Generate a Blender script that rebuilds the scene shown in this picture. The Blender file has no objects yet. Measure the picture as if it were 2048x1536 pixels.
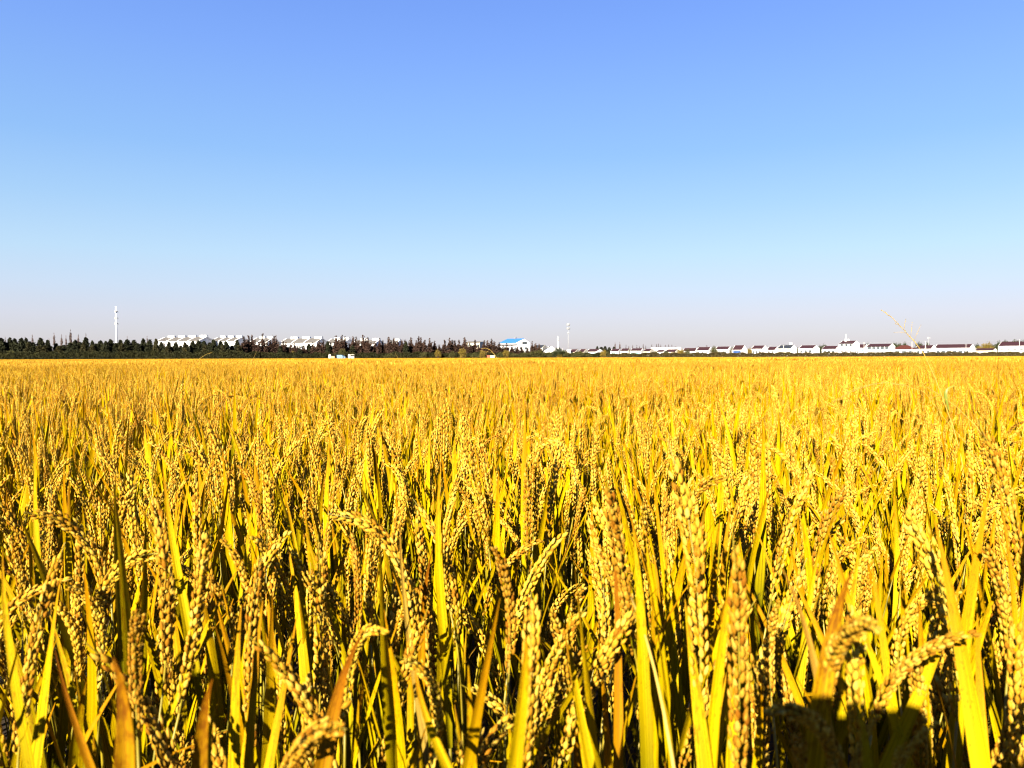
import bpy, math, random
import numpy as np
from mathutils import Vector, Matrix

R = math.radians
SC = bpy.context.scene
COL = SC.collection
rng = random.Random(11)

# ------------------------------------------------------------------ camera
FPX = 1547.0                      # focal length in pixels of the 2048 px wide photograph
EYE = Vector((0.0, 0.0, 1.20))
PITCH, ROLL = R(1.96), R(-0.185)
cam_d = bpy.data.cameras.new('camera')
cam = bpy.data.objects.new('camera', cam_d)
COL.objects.link(cam)
CAM_R = Matrix.Rotation(math.pi / 2 - PITCH, 3, 'X') @ Matrix.Rotation(ROLL, 3, 'Z')
cam.matrix_world = Matrix.Translation(EYE) @ CAM_R.to_4x4()
cam_d.sensor_width = 36.0
cam_d.lens = 36.0 * FPX / 2048.0
cam_d.clip_start = 0.02
cam_d.clip_end = 5000.0
cam_d.dof.use_dof = True
cam_d.dof.focus_distance = 4.0
cam_d.dof.aperture_fstop = 11.0
SC.camera = cam

# ------------------------------------------------------------------ exposure, sky, sun
SUN_EL, SUN_AZ = R(25.0), R(203.5)       # azimuth clockwise from +Y: behind the camera, a little to the left
EXPO = 2.7
SC.view_settings.view_transform = 'Standard'
SC.view_settings.look = 'None'
SC.view_settings.gamma = 1.0
SC.view_settings.exposure = EXPO
SC.render.engine = 'CYCLES'
SC.cycles.filter_width = 1.1
SC.cycles.max_bounces = 5
SC.cycles.diffuse_bounces = 1
SC.cycles.glossy_bounces = 2
SC.cycles.transmission_bounces = 3
SC.cycles.transparent_max_bounces = 4
SC.cycles.caustics_reflective = False
SC.cycles.caustics_refractive = False

def lin(r, g, b):
    f = lambda c: (c / 255 / 12.92) if c <= 10 else ((c / 255 + 0.055) / 1.055) ** 2.4
    return (f(r), f(g), f(b))

W = bpy.data.worlds.new('World')
SC.world = W
W.use_nodes = True
nt = W.node_tree
nt.nodes.clear()
n_out = nt.nodes.new('ShaderNodeOutputWorld')
n_bg = nt.nodes.new('ShaderNodeBackground')
n_sky = nt.nodes.new('ShaderNodeTexSky')
n_sky.sky_type = 'NISHITA'
n_sky.sun_disc = False
n_sky.sun_elevation = SUN_EL
n_sky.sun_rotation = SUN_AZ
n_sky.air_density = 1.0
n_sky.dust_density = 1.0
n_geo = nt.nodes.new('ShaderNodeTexCoord')
n_sep = nt.nodes.new('ShaderNodeSeparateXYZ')
n_ramp = nt.nodes.new('ShaderNodeValToRGB')
SKY = [(0.000, (214, 207, 210)), (0.012, (216, 210, 214)), (0.029, (219, 218, 225)), (0.052, (219, 223, 238)), (0.085, (209, 227, 250)),
       (0.127, (194, 227, 255)), (0.185, (171, 213, 255)), (0.248, (149, 197, 255)), (0.357, (130, 175, 255)), (0.407, (121, 165, 250)), (0.60, (90, 128, 226)), (1.0, (62, 96, 190))]
cr = n_ramp.color_ramp
while len(cr.elements) > 1:
    cr.elements.remove(cr.elements[-1])
for i, (p, c) in enumerate(SKY):
    e = cr.elements[0] if i == 0 else cr.elements.new(p)
    e.position = p
    e.color = (*lin(*c), 1)
n_mul = nt.nodes.new('ShaderNodeVectorMath'); n_mul.operation = 'SCALE'
n_mul.inputs['Scale'].default_value = 0.05           # the physical sky
n_sc2 = nt.nodes.new('ShaderNodeVectorMath'); n_sc2.operation = 'SCALE'
n_az = nt.nodes.new('ShaderNodeMath'); n_az.operation = 'MULTIPLY_ADD'      # clearer, darker air towards the left
n_az.inputs[1].default_value = 0.095 / 2 ** EXPO
n_az.inputs[2].default_value = 1.0 / 2 ** EXPO
n_mix = nt.nodes.new('ShaderNodeMix'); n_mix.data_type = 'RGBA'
n_mix.inputs['Factor'].default_value = 0.975
L = nt.links.new
L(n_geo.outputs['Generated'], n_sep.inputs[0])
L(n_sep.outputs['Z'], n_ramp.inputs[0])
L(n_sep.outputs['X'], n_az.inputs[0])
L(n_az.outputs[0], n_sc2.inputs['Scale'])
L(n_sky.outputs[0], n_mul.inputs[0])
L(n_ramp.outputs[0], n_sc2.inputs[0])
L(n_mul.outputs[0], n_mix.inputs['A'])
L(n_sc2.outputs[0], n_mix.inputs['B'])
L(n_mix.outputs['Result'], n_bg.inputs[0])
n_bg.inputs[1].default_value = 1.0
L(n_bg.outputs[0], n_out.inputs[0])

sun_d = bpy.data.lights.new('sun', 'SUN')
sun_d.energy = 5.0
sun_d.angle = R(0.5)
sun_d.color = (1.0, 0.91, 0.74)
sun = bpy.data.objects.new('sun', sun_d)
COL.objects.link(sun)
to_sun = Vector((math.sin(SUN_AZ) * math.cos(SUN_EL), math.cos(SUN_AZ) * math.cos(SUN_EL), math.sin(SUN_EL)))
sun.rotation_euler = to_sun.to_track_quat('Z', 'Y').to_euler()

# ------------------------------------------------------------------ pixel helpers (photo pixels -> points in the place)
def ray(px, py):
    return CAM_R @ Vector(((px - 1024) / FPX, -(py - 768) / FPX, -1.0))
def at(px, py, Y):
    r = ray(px, py)
    return EYE + r * (Y / r.y)

# ------------------------------------------------------------------ materials
def material(name):
    m = bpy.data.materials.new(name)
    m.use_nodes = True
    t = m.node_tree
    return m, t, t.nodes['Principled BSDF']
def N(t, kind, **kw):
    n = t.nodes.new(kind)
    for k, v in kw.items():
        setattr(n, k, v)
    return n
def ramp(t, stops, fac=None):
    n = N(t, 'ShaderNodeValToRGB')
    e = n.color_ramp.elements
    while len(e) > 1:
        e.remove(e[-1])
    for i, (p, c) in enumerate(stops):
        x = e[0] if i == 0 else e.new(p)
        x.position = p
        x.color = (*c, 1)
    if fac is not None:
        t.links.new(fac, n.inputs[0])
    return n
def math_n(t, op, a, b=None, clamp=False):
    n = N(t, 'ShaderNodeMath', operation=op, use_clamp=clamp)
    for i, v in enumerate((a, b)):
        if v is None:
            continue
        if isinstance(v, (int, float)):
            n.inputs[i].default_value = v
        else:
            t.links.new(v, n.inputs[i])
    return n.outputs[0]
def mixc(t, fac, a, b, mode='MIX'):
    n = N(t, 'ShaderNodeMix', data_type='RGBA', blend_type=mode)
    for s, v in (('Factor', fac), ('A', a), ('B', b)):
        if isinstance(v, (int, float)):
            n.inputs[s].default_value = v
        elif isinstance(v, tuple):
            n.inputs[s].default_value = (*v, 1)
        else:
            t.links.new(v, n.inputs[s])
    return n.outputs['Result']
def random_value(t):
    g = N(t, 'ShaderNodeNewGeometry')
    o = N(t, 'ShaderNodeObjectInfo')
    s = math_n(t, 'ADD', g.outputs['Random Per Island'], o.outputs['Random'])
    return math_n(t, 'FRACT', s), o.outputs['Random']

def translucent_mix(t, b, col, amount):
    tr = N(t, 'ShaderNodeBsdfTranslucent')
    t.links.new(col, tr.inputs[0])
    mx = N(t, 'ShaderNodeMixShader')
    mx.inputs[0].default_value = amount
    t.links.new(b.outputs[0], mx.inputs[1])
    t.links.new(tr.outputs[0], mx.inputs[2])
    t.links.new(mx.outputs[0], t.nodes['Material Output'].inputs[0])

def field_drift(t, col):
    g = N(t, 'ShaderNodeNewGeometry')
    nz = N(t, 'ShaderNodeTexNoise'); nz.inputs['Scale'].default_value = 0.35; nz.inputs['Detail'].default_value = 5.0; nz.inputs['Roughness'].default_value = 0.65
    t.links.new(g.outputs['Position'], nz.inputs['Vector'])
    return mixc(t, 1.0, col, ramp(t, [(0.30, (0.74, 0.66, 0.55)), (0.47, (0.97, 0.95, 0.92)), (0.68, (1.08, 1.10, 1.15))], nz.outputs[0]).outputs[0], 'MULTIPLY')

def mat_leaf(name, stops, dry_from=0.55, rust=(0.105, 0.030, 0.0008)):
    m, t, b = material(name)
    uv = N(t, 'ShaderNodeUVMap'); uv.uv_map = 'UVMap'
    sp = N(t, 'ShaderNodeSeparateXYZ')
    t.links.new(uv.outputs[0], sp.inputs[0])
    u, v = sp.outputs[0], sp.outputs[1]
    rnd, ornd = random_value(t)
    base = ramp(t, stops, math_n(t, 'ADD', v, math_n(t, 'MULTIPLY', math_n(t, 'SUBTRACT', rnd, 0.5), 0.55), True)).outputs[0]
    # fine veins along the blade
    mp = N(t, 'ShaderNodeCombineXYZ')
    t.links.new(math_n(t, 'MULTIPLY', u, 22.0), mp.inputs[0])
    t.links.new(math_n(t, 'MULTIPLY', v, 1.2), mp.inputs[1])
    t.links.new(math_n(t, 'MULTIPLY', rnd, 40.0), mp.inputs[2])
    nz = N(t, 'ShaderNodeTexNoise'); nz.inputs['Scale'].default_value = 1.0; nz.inputs['Detail'].default_value = 2.0
    t.links.new(mp.outputs[0], nz.inputs['Vector'])
    vein = ramp(t, [(0.36, (0.50, 0.47, 0.40)), (0.60, (1.06, 1.06, 1.06))], nz.outputs[0]).outputs[0]
    col = mixc(t, 1.0, base, vein, 'MULTIPLY')
    # rust: browning tip plus specks
    mp2 = N(t, 'ShaderNodeCombineXYZ')
    t.links.new(math_n(t, 'MULTIPLY', u, 5.0), mp2.inputs[0])
    t.links.new(math_n(t, 'MULTIPLY', v, 26.0), mp2.inputs[1])
    t.links.new(math_n(t, 'MULTIPLY', rnd, 70.0), mp2.inputs[2])
    nz2 = N(t, 'ShaderNodeTexNoise'); nz2.inputs['Scale'].default_value = 1.0; nz2.inputs['Detail'].default_value = 3.0
    t.links.new(mp2.outputs[0], nz2.inputs['Vector'])
    reach = math_n(t, 'MULTIPLY', math_n(t, 'SUBTRACT', v, math_n(t, 'ADD', dry_from, math_n(t, 'MULTIPLY', rnd, 0.38))), 1.7)
    f = math_n(t, 'ADD', reach, math_n(t, 'MULTIPLY', math_n(t, 'SUBTRACT', nz2.outputs[0], 0.54), 4.2), True)
    col = mixc(t, math_n(t, 'MULTIPLY', f, 0.85), col, rust)
    mp3 = N(t, 'ShaderNodeCombineXYZ')
    t.links.new(math_n(t, 'MULTIPLY', u, 9.0), mp3.inputs[0])
    t.links.new(math_n(t, 'MULTIPLY', v, 75.0), mp3.inputs[1])
    t.links.new(math_n(t, 'MULTIPLY', rnd, 55.0), mp3.inputs[2])
    vo = N(t, 'ShaderNodeTexVoronoi'); vo.inputs['Scale'].default_value = 1.0
    t.links.new(mp3.outputs[0], vo.inputs['Vector'])
    dot = math_n(t, 'LESS_THAN', vo.outputs['Distance'], 0.26)
    keep = math_n(t, 'MULTIPLY', dot, math_n(t, 'GREATER_THAN', math_n(t, 'ADD', nz2.outputs[0], math_n(t, 'MULTIPLY', v, 0.22)), 0.66))
    col = mixc(t, math_n(t, 'MULTIPLY', keep, 0.7), col, (0.05, 0.016, 0.001))
    col = field_drift(t, col)
    t.links.new(col, b.inputs['Base Color'])
    b.inputs['Roughness'].default_value = 0.55
    b.inputs['Specular IOR Level'].default_value = 0.02
    bp = N(t, 'ShaderNodeBump'); bp.inputs['Strength'].default_value = 0.5; bp.inputs['Distance'].default_value = 0.001
    t.links.new(nz.outputs[0], bp.inputs['Height'])
    t.links.new(bp.outputs[0], b.inputs['Normal'])
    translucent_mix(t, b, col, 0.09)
    return m

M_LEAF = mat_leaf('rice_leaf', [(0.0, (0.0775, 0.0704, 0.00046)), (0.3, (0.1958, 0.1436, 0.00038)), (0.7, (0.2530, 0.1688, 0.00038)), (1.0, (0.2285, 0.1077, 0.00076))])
M_DRY = mat_leaf('dry_leaf', [(0.0, (0.1656, 0.1080, 0.01584)), (0.5, (0.1944, 0.1224, 0.01584)), (1.0, (0.1656, 0.0864, 0.00864))], 0.7, (0.12, 0.045, 0.005))

def mat_grain():
    m, t, b = material('rice_grain')
    rnd, ornd = random_value(t)
    c = ramp(t, [(0.0, (0.1440, 0.0586, 0.00347)), (0.25, (0.2240, 0.1175, 0.00780)), (0.65, (0.2800, 0.1684, 0.01561)), (1.0, (0.3200, 0.2192, 0.03901))], rnd).outputs[0]
    h = ramp(t, [(0.0, (0.66, 0.55, 0.42)), (0.15, (0.92, 0.88, 0.76)), (0.75, (1.02, 1.03, 0.95)), (1.0, (1.12, 1.17, 1.0))], ornd).outputs[0]
    c = mixc(t, 1.0, c, h, 'MULTIPLY')
    tc = N(t, 'ShaderNodeTexCoord')
    nz = N(t, 'ShaderNodeTexNoise'); nz.inputs['Scale'].default_value = 700.0; nz.inputs['Detail'].default_value = 2.0
    t.links.new(tc.outputs['Object'], nz.inputs['Vector'])
    c = mixc(t, 1.0, c, ramp(t, [(0.3, (0.78, 0.72, 0.62)), (0.6, (1.05, 1.05, 1.05))], nz.outputs[0]).outputs[0], 'MULTIPLY')
    c = field_drift(t, c)
    t.links.new(c, b.inputs['Base Color'])
    b.inputs['Roughness'].default_value = 0.7
    b.inputs['Specular IOR Level'].default_value = 0.03
    bp = N(t, 'ShaderNodeBump'); bp.inputs['Strength'].default_value = 0.3; bp.inputs['Distance'].default_value = 0.0006
    t.links.new(nz.outputs[0], bp.inputs['Height'])
    t.links.new(bp.outputs[0], b.inputs['Normal'])
    return m
M_GRAIN = mat_grain()

def mat_noise(name, c0, c1, scale=4.0, rough=0.7, spec=0.25, island=0.0, bump=0.0, detail=4.0):
    """two-tone procedural surface, optionally varied per leaf clump"""
    m, t, b = material(name)
    tc = N(t, 'ShaderNodeTexCoord')
    nz = N(t, 'ShaderNodeTexNoise'); nz.inputs['Scale'].default_value = scale; nz.inputs['Detail'].default_value = detail
    t.links.new(tc.outputs['Object'], nz.inputs['Vector'])
    f = math_n(t, 'MULTIPLY', math_n(t, 'SUBTRACT', nz.outputs[0], 0.28), 2.2, True)
    if island:
        rnd, _ = random_value(t)
        f = math_n(t, 'ADD', math_n(t, 'MULTIPLY', f, 1 - island), math_n(t, 'MULTIPLY', rnd, island), True)
    t.links.new(mixc(t, f, c0, c1), b.inputs['Base Color'])
    b.inputs['Roughness'].default_value = rough
    b.inputs['Specular IOR Level'].default_value = spec
    if bump:
        bp = N(t, 'ShaderNodeBump'); bp.inputs['Strength'].default_value = 0.6; bp.inputs['Distance'].default_value = bump
        t.links.new(nz.outputs[0], bp.inputs['Height'])
        t.links.new(bp.outputs[0], b.inputs['Normal'])
    return m

M_STEM = mat_noise('rice_stem', (0.075, 0.066, 0.0015), (0.18, 0.125, 0.004), 9.0, 0.5, 0.3, 0.5)
M_SOIL = mat_noise('damp_soil', (0.007, 0.005, 0.0025), (0.022, 0.014, 0.007), 9.0, 0.85, 0.2, 0, 0.02, 8.0)
M_WEED = mat_noise('weed_straw', (0.1716, 0.1076, 0.0105), (0.2808, 0.1866, 0.0351), 60.0, 0.6, 0.2, 0.4)
M_WEEDSEED = mat_noise('weed_seed', (0.0702, 0.0395, 0.0054), (0.2652, 0.1722, 0.0390), 90.0, 0.6, 0.2, 0.7)
M_GREENLEAF = mat_noise('weed_green', (0.0624, 0.0741, 0.0047), (0.1014, 0.1092, 0.0078), 30.0, 0.5, 0.3)
M_CONIFER = mat_noise('conifer_needles', (0.0036, 0.0052, 0.0027), (0.0153, 0.0158, 0.0054), 0.8, 0.8, 0.1, 0.55)
M_CONIFER2 = mat_noise('bronze_needles', (0.0090, 0.0090, 0.0034), (0.0281, 0.0236, 0.0079), 0.8, 0.8, 0.1, 0.55)
M_RUSTY = mat_noise('russet_needles', (0.0128, 0.0071, 0.0048), (0.0400, 0.0212, 0.0150), 0.9, 0.85, 0.1, 0.55)
M_GREYTWIG = mat_noise('grey_brown_twigs', (0.0449, 0.0309, 0.0292), (0.0842, 0.0590, 0.0534), 0.9, 0.85, 0.1, 0.55)
M_BROADLEAF = mat_noise('dark_broadleaf', (0.0056, 0.0090, 0.0034), (0.0225, 0.0270, 0.0067), 0.9, 0.7, 0.15, 0.55)
M_OLIVE = mat_noise('olive_leaves', (0.0123, 0.0135, 0.0034), (0.0421, 0.0382, 0.0079), 0.9, 0.7, 0.15, 0.55)
M_OCHRE = mat_noise('ochre_leaves', (0.0393, 0.0281, 0.0045), (0.1236, 0.0842, 0.0101), 0.9, 0.7, 0.15, 0.6)
M_HEDGE = mat_noise('hedge_leaves', (0.0035, 0.0045, 0.0014), (0.0192, 0.0181, 0.0040), 0.35, 0.75, 0.1, 0.5)
M_HEDGE_B = mat_noise('brown_hedge_leaves', (0.0168, 0.0123, 0.0039), (0.0438, 0.0326, 0.0101), 0.3, 0.75, 0.1, 0.5)
M_BARK = mat_noise('bark', (0.03, 0.02, 0.014), (0.09, 0.06, 0.045), 3.0, 0.9, 0.1)
M_WHITE = mat_noise('white_render', (0.4524, 0.4446, 0.4368), (0.5460, 0.5382, 0.5304), 0.6, 0.8, 0.2)
M_CREAM = mat_noise('cream_render', (0.3482, 0.3089, 0.2359), (0.4156, 0.3819, 0.3089), 0.6, 0.8, 0.2)
M_ROOF_RED = mat_noise('maroon_tiles', (0.0135, 0.0042, 0.0053), (0.0247, 0.0073, 0.0084), 2.5, 0.7, 0.2, 0, 0.05)
M_ROOF_ORANGE = mat_noise('brick_red_tiles', (0.0309, 0.0067, 0.0045), (0.0449, 0.0112, 0.0067), 2.5, 0.7, 0.2, 0, 0.05)
M_ROOF_GREY = mat_noise('grey_tiles', (0.0477, 0.0432, 0.0393), (0.0702, 0.0646, 0.0590), 1.5, 0.8, 0.2, 0, 0.05)
M_ROOF_SLATE = mat_noise('slate_blue_tiles', (0.0090, 0.0112, 0.0158), (0.0146, 0.0174, 0.0236), 2.5, 0.7, 0.2, 0, 0.05)
M_ROOF_BLUE = mat_noise('blue_sheet_roof', (0.0150, 0.0752, 0.2462), (0.0205, 0.0958, 0.2873), 0.8, 0.5, 0.3)
M_GLASS = mat_noise('window_glass', (0.02, 0.025, 0.03), (0.06, 0.07, 0.075), 0.7, 0.15, 0.5)
M_GLASS_TEAL = mat_noise('teal_glass', (0.05, 0.14, 0.13), (0.12, 0.26, 0.24), 0.7, 0.2, 0.5)
M_GLASS_BLUE = mat_noise('blue_glass', (0.015, 0.035, 0.10), (0.03, 0.06, 0.16), 0.7, 0.2, 0.5)
M_METAL = mat_noise('galvanised_steel', (0.1348, 0.1376, 0.1432), (0.1909, 0.1938, 0.1994), 2.0, 0.5, 0.4)
M_METAL_D = mat_noise('grey_steel', (0.08, 0.08, 0.09), (0.13, 0.13, 0.14), 2.0, 0.5, 0.4)
M_CONCRETE = mat_noise('pale_concrete', (0.2527, 0.2359, 0.2190), (0.3370, 0.3201, 0.2976), 2.0, 0.85, 0.2)
M_CABLE = mat_noise('cable', (0.10, 0.10, 0.11), (0.15, 0.15, 0.16), 2.0, 0.6, 0.3)
M_BLUEPAINT = mat_noise('light_blue_paint', (0.0281, 0.0842, 0.1685), (0.0505, 0.1179, 0.2134), 1.5, 0.45, 0.4)
M_ORANGE = mat_noise('orange_paint', (0.2359, 0.0225, 0.0017), (0.2808, 0.0337, 0.0034), 1.5, 0.45, 0.4)
M_OFFWHITE = mat_noise('off_white_paint', (0.3370, 0.3033, 0.2359), (0.4044, 0.3763, 0.3145), 1.5, 0.5, 0.4)
M_SALMON = mat_noise('salmon_paint', (0.2359, 0.1123, 0.0562), (0.3089, 0.1685, 0.0899), 1.5, 0.6, 0.3)
M_TYRE = mat_noise('tyre_rubber', (0.012, 0.012, 0.012), (0.03, 0.03, 0.03), 6.0, 0.85, 0.2)
M_PHONE = mat_noise('black_phone', (0.01, 0.01, 0.012), (0.02, 0.02, 0.024), 6.0, 0.3, 0.5)
M_SKIN = mat_noise('skin', (0.42, 0.25, 0.17), (0.50, 0.31, 0.22), 8.0, 0.55, 0.35)
M_JACKET = mat_noise('navy_jacket', (0.02, 0.025, 0.05), (0.04, 0.045, 0.08), 20.0, 0.85, 0.15)
M_HAIR = mat_noise('black_hair', (0.008, 0.007, 0.006), (0.02, 0.018, 0.016), 40.0, 0.5, 0.4)

# ------------------------------------------------------------------ mesh helpers
class MB:
    """collects geometry for ONE mesh object"""
    def __init__(s):
        s.v, s.f, s.m, s.uv = [], [], [], []
    def add(s, V, F, mat=0, UV=None):
        o = len(s.v)
        s.v.extend(tuple(p) for p in V)
        s.uv.extend(UV if UV is not None else [(0.5, 0.5)] * len(V))
        s.f.extend(tuple(i + o for i in f) for f in F)
        s.m.extend([mat] * len(F))
    def box(s, x0, x1, y0, y1, z0, z1, mat=0, M=None):
        V = [Vector(p) for p in ((x0, y0, z0), (x1, y0, z0), (x1, y1, z0), (x0, y1, z0), (x0, y0, z1), (x1, y0, z1), (x1, y1, z1), (x0, y1, z1))]
        if M is not None:
            V = [M @ p for p in V]
        s.add(V, [(0, 3, 2, 1), (4, 5, 6, 7), (0, 1, 5, 4), (1, 2, 6, 5), (2, 3, 7, 6), (3, 0, 4, 7)], mat)
    def tube(s, pts, rad, n=6, mat=0, cap=True, vs=None):
        pts = [Vector(p) for p in pts]
        V, F, UV = [], [], []
        up = Vector((0.31, 0.92, 0.21))
        for i, p in enumerate(pts):
            a, b = pts[max(0, i - 1)], pts[min(len(pts) - 1, i + 1)]
            t = (b - a).normalized()
            x = t.cross(up).normalized()
            y = t.cross(x)
            r = rad[i] if hasattr(rad, '__len__') else rad
            for k in range(n):
                an = 2 * math.pi * k / n
                V.append(p + x * (r * math.cos(an)) + y * (r * math.sin(an)))
                UV.append((k / n, i / (len(pts) - 1)))
        for i in range(len(pts) - 1):
            for k in range(n):
                a, b = i * n + k, i * n + (k + 1) % n
                F.append((a, b, b + n, a + n))
        if cap:
            F.append(tuple(range(n - 1, -1, -1)))
            F.append(tuple(range((len(pts) - 1) * n, len(pts) * n)))
        s.add(V, F, mat, UV)
    def prism(s, poly, x0, x1, mat=0):
        """polygon given as (y, z) extruded along x"""
        n = len(poly)
        V = [(x0, y, z) for y, z in poly] + [(x1, y, z) for y, z in poly]
        F = [tuple(range(n)), tuple(range(2 * n - 1, n - 1, -1))]
        F += [(i, i + n, (i + 1) % n + n, (i + 1) % n) for i in range(n)]
        s.add(V, F, mat)
    def mesh(s, name, mats, smooth=False):
        me = bpy.data.meshes.new(name)
        me.from_pydata(s.v, [], s.f)
        for m in (mats if isinstance(mats, (list, tuple)) else [mats]):
            me.materials.append(m)
        me.polygons.foreach_set('material_index', np.array(s.m, dtype=np.int32))
        if smooth:
            me.polygons.foreach_set('use_smooth', np.ones(len(s.f), dtype=bool))
        lay = me.uv_layers.new(name='UVMap')
        li = np.empty(len(me.loops), dtype=np.int32)
        me.loops.foreach_get('vertex_index', li)
        lay.data.foreach_set('uv', np.array(s.uv, dtype=np.float32)[li].ravel())
        me.update()
        return me
    def merged(s, other, M):
        Vn = np.array(other.v) @ np.array(M.to_3x3()).T + np.array(M.translation)
        o = len(s.v)
        s.v.extend(map(tuple, Vn))
        s.uv.extend(other.uv)
        s.f.extend(tuple(i + o for i in f) for f in other.f)
        s.m.extend(other.m)

def link(name, data, parent=None, M=None):
    o = bpy.data.objects.new(name, data)
    COL.objects.link(o)
    if parent is not None:
        o.parent = parent
    if M is not None:
        o.matrix_basis = M
    return o
def part(name, mb, mats, parent, smooth=False):
    return link(name, mb.mesh(name, mats, smooth), parent)
def tag(o, label, cat, group=None):
    o['label'] = label
    o['category'] = cat
    if group:
        o['group'] = group
    return o
def thing(name, label, cat, loc=(0, 0, 0), rz=0.0, group=None):
    o = link(name, None, None, Matrix.Translation(Vector(loc)) @ Matrix.Rotation(rz, 4, 'Z'))
    o.empty_display_size = 0.2
    return tag(o, label, cat, group)

# ------------------------------------------------------------------ ground
gm = MB()
gm.add([(-2500, -300, 0), (2500, -300, 0), (2500, 3500, 0), (-2500, 3500, 0)], [(0, 1, 2, 3)])
ground = part('ground', gm, M_SOIL, None)
ground['kind'] = 'structure'
FIELD_END = lambda x: 395.0 + 0.20 * x      # the far edge of the crop

# ------------------------------------------------------------------ rice: part shapes
PALM = [0, 1, 2]
MATS = [M_GRAIN, M_LEAF, M_STEM, M_DRY]

_g_rings = [(0.0, 0.0), (0.10, 0.50), (0.38, 1.0), (0.66, 0.84), (0.88, 0.36), (1.06, 0.0)]
def grain_template(n=6):
    V, F = [(0, 0, 0)], []
    for t, r in _g_rings[1:-1]:
        for k in range(n):
            a = 2 * math.pi * k / n
            V.append((r * math.cos(a), 0.72 * r * math.sin(a), t))
    V.append((0, 0, 1))
    top = len(V) - 1
    for k in range(n):
        F.append((0, 1 + (k + 1) % n, 1 + k))
    nr = len(_g_rings) - 2
    for i in range(nr - 1):
        for k in range(n):
            a, b = 1 + i * n + k, 1 + i * n + (k + 1) % n
            F.append((a, b, b + n, a + n))
    o = 1 + (nr - 1) * n
    for k in range(n):
        F.append((o + k, o + (k + 1) % n, top))
    return np.array(V), F
GRAIN_V, GRAIN_F = grain_template(6)
GRAIN_LV, GRAIN_LF = grain_template(4)

def bend_axis(Lg, th0, th1, n=24, power=1.3):
    """curve in the XZ plane: tilt from vertical grows from th0 to th1"""
    pts, tans = [Vector((0, 0, 0))], []
    for i in range(n):
        t = (i + 0.5) / n
        th = th0 + (th1 - th0) * t ** power
        tans.append(Vector((math.sin(th), 0, math.cos(th))))
        pts.append(pts[-1] + tans[-1] * (Lg / n))
    tans.append(tans[-1])
    return pts, tans

def make_panicle(r, Lg, th1, lod=False, loose=0.0):
    mb = MB()
    n = 24
    pts, tans = bend_axis(Lg, R(2), th1, n, r.uniform(1.0, 1.7))
    def ax(s):
        s2 = min(max(s, 0.0), 1.0)
        i = min(int(s2 * n), n - 1)
        f = s2 * n - i
        p = pts[i].lerp(pts[i + 1], f)
        t = tans[i].lerp(tans[min(i + 1, n)], f).normalized()
        if s > 1:
            p = p + t * ((s - 1) * Lg)
        return p, t
    rad = [0.0011 * (1 - 0.6 * i / n) for i in range(0, n + 1, 4)]
    mb.tube(pts[::4], rad, 4, 2, False)
    nb = 9 if not lod else 7
    gl0 = 0.0085 if not lod else 0.011
    step = 0.0046 if not lod else 0.0078
    TV, TF = (GRAIN_V, GRAIN_F) if not lod else (GRAIN_LV, GRAIN_LF)
    B = Vector((0, 1, 0))
    phi = r.uniform(0, 6.28)
    for b in range(nb + 1):
        last = b == nb
        t0 = -0.02 + 0.74 * b / nb + r.uniform(-0.02, 0.02) if not last else 0.66
        Lb = r.uniform(0.055, 0.075) * (1.0 if b < nb * 0.75 else 0.8)
        phi += 2.4 + r.uniform(-0.3, 0.3)
        rmax = r.uniform(0.0030, 0.0054) * (1 + loose) if not last else 0.0012
        k = int(Lb / step)
        for j in range(k):
            d = (j + 0.8) * step
            s = t0 + d / Lg
            if s > 1.07:
                break
            c, t = ax(s)
            Nn = B.cross(t).normalized()
            side = 1 if j % 2 else -1
            an = phi + side * 0.5 + r.uniform(-0.08, 0.08)
            ro = (rmax * min(1, 0.35 + d / 0.02) * (1 if s < 0.85 else max(0.35, 1 - (s - 0.85) * 3))) + loose * 0.008 * (d / Lb)
            out = Nn * math.cos(an) + B * math.sin(an)
            p = c + out * ro + t * r.uniform(-0.0012, 0.0012)
            tilt = R(r.uniform(2, 13)) + loose * 0.4
            g = (t * math.cos(tilt) + out * math.sin(tilt)).normalized()
            g = (g + (Nn * math.cos(phi + side * 1.9) + B * math.sin(phi + side * 1.9)) * 0.10).normalized()
            x = g.cross(out)
            if x.length < 1e-4:
                x = g.cross(B)
            x.normalize()
            y = g.cross(x)
            gl = gl0 * r.uniform(0.88, 1.1)
            gw = gl * r.uniform(0.235, 0.275)
            Mx = np.array([[x.x * gw, y.x * gw, g.x * gl], [x.y * gw, y.y * gw, g.y * gl], [x.z * gw, y.z * gw, g.z * gl]])
            mb.add(TV @ Mx.T + np.array(p), TF, 0)
    mb.tip = ax(1.03)[0]
    return mb

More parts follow.
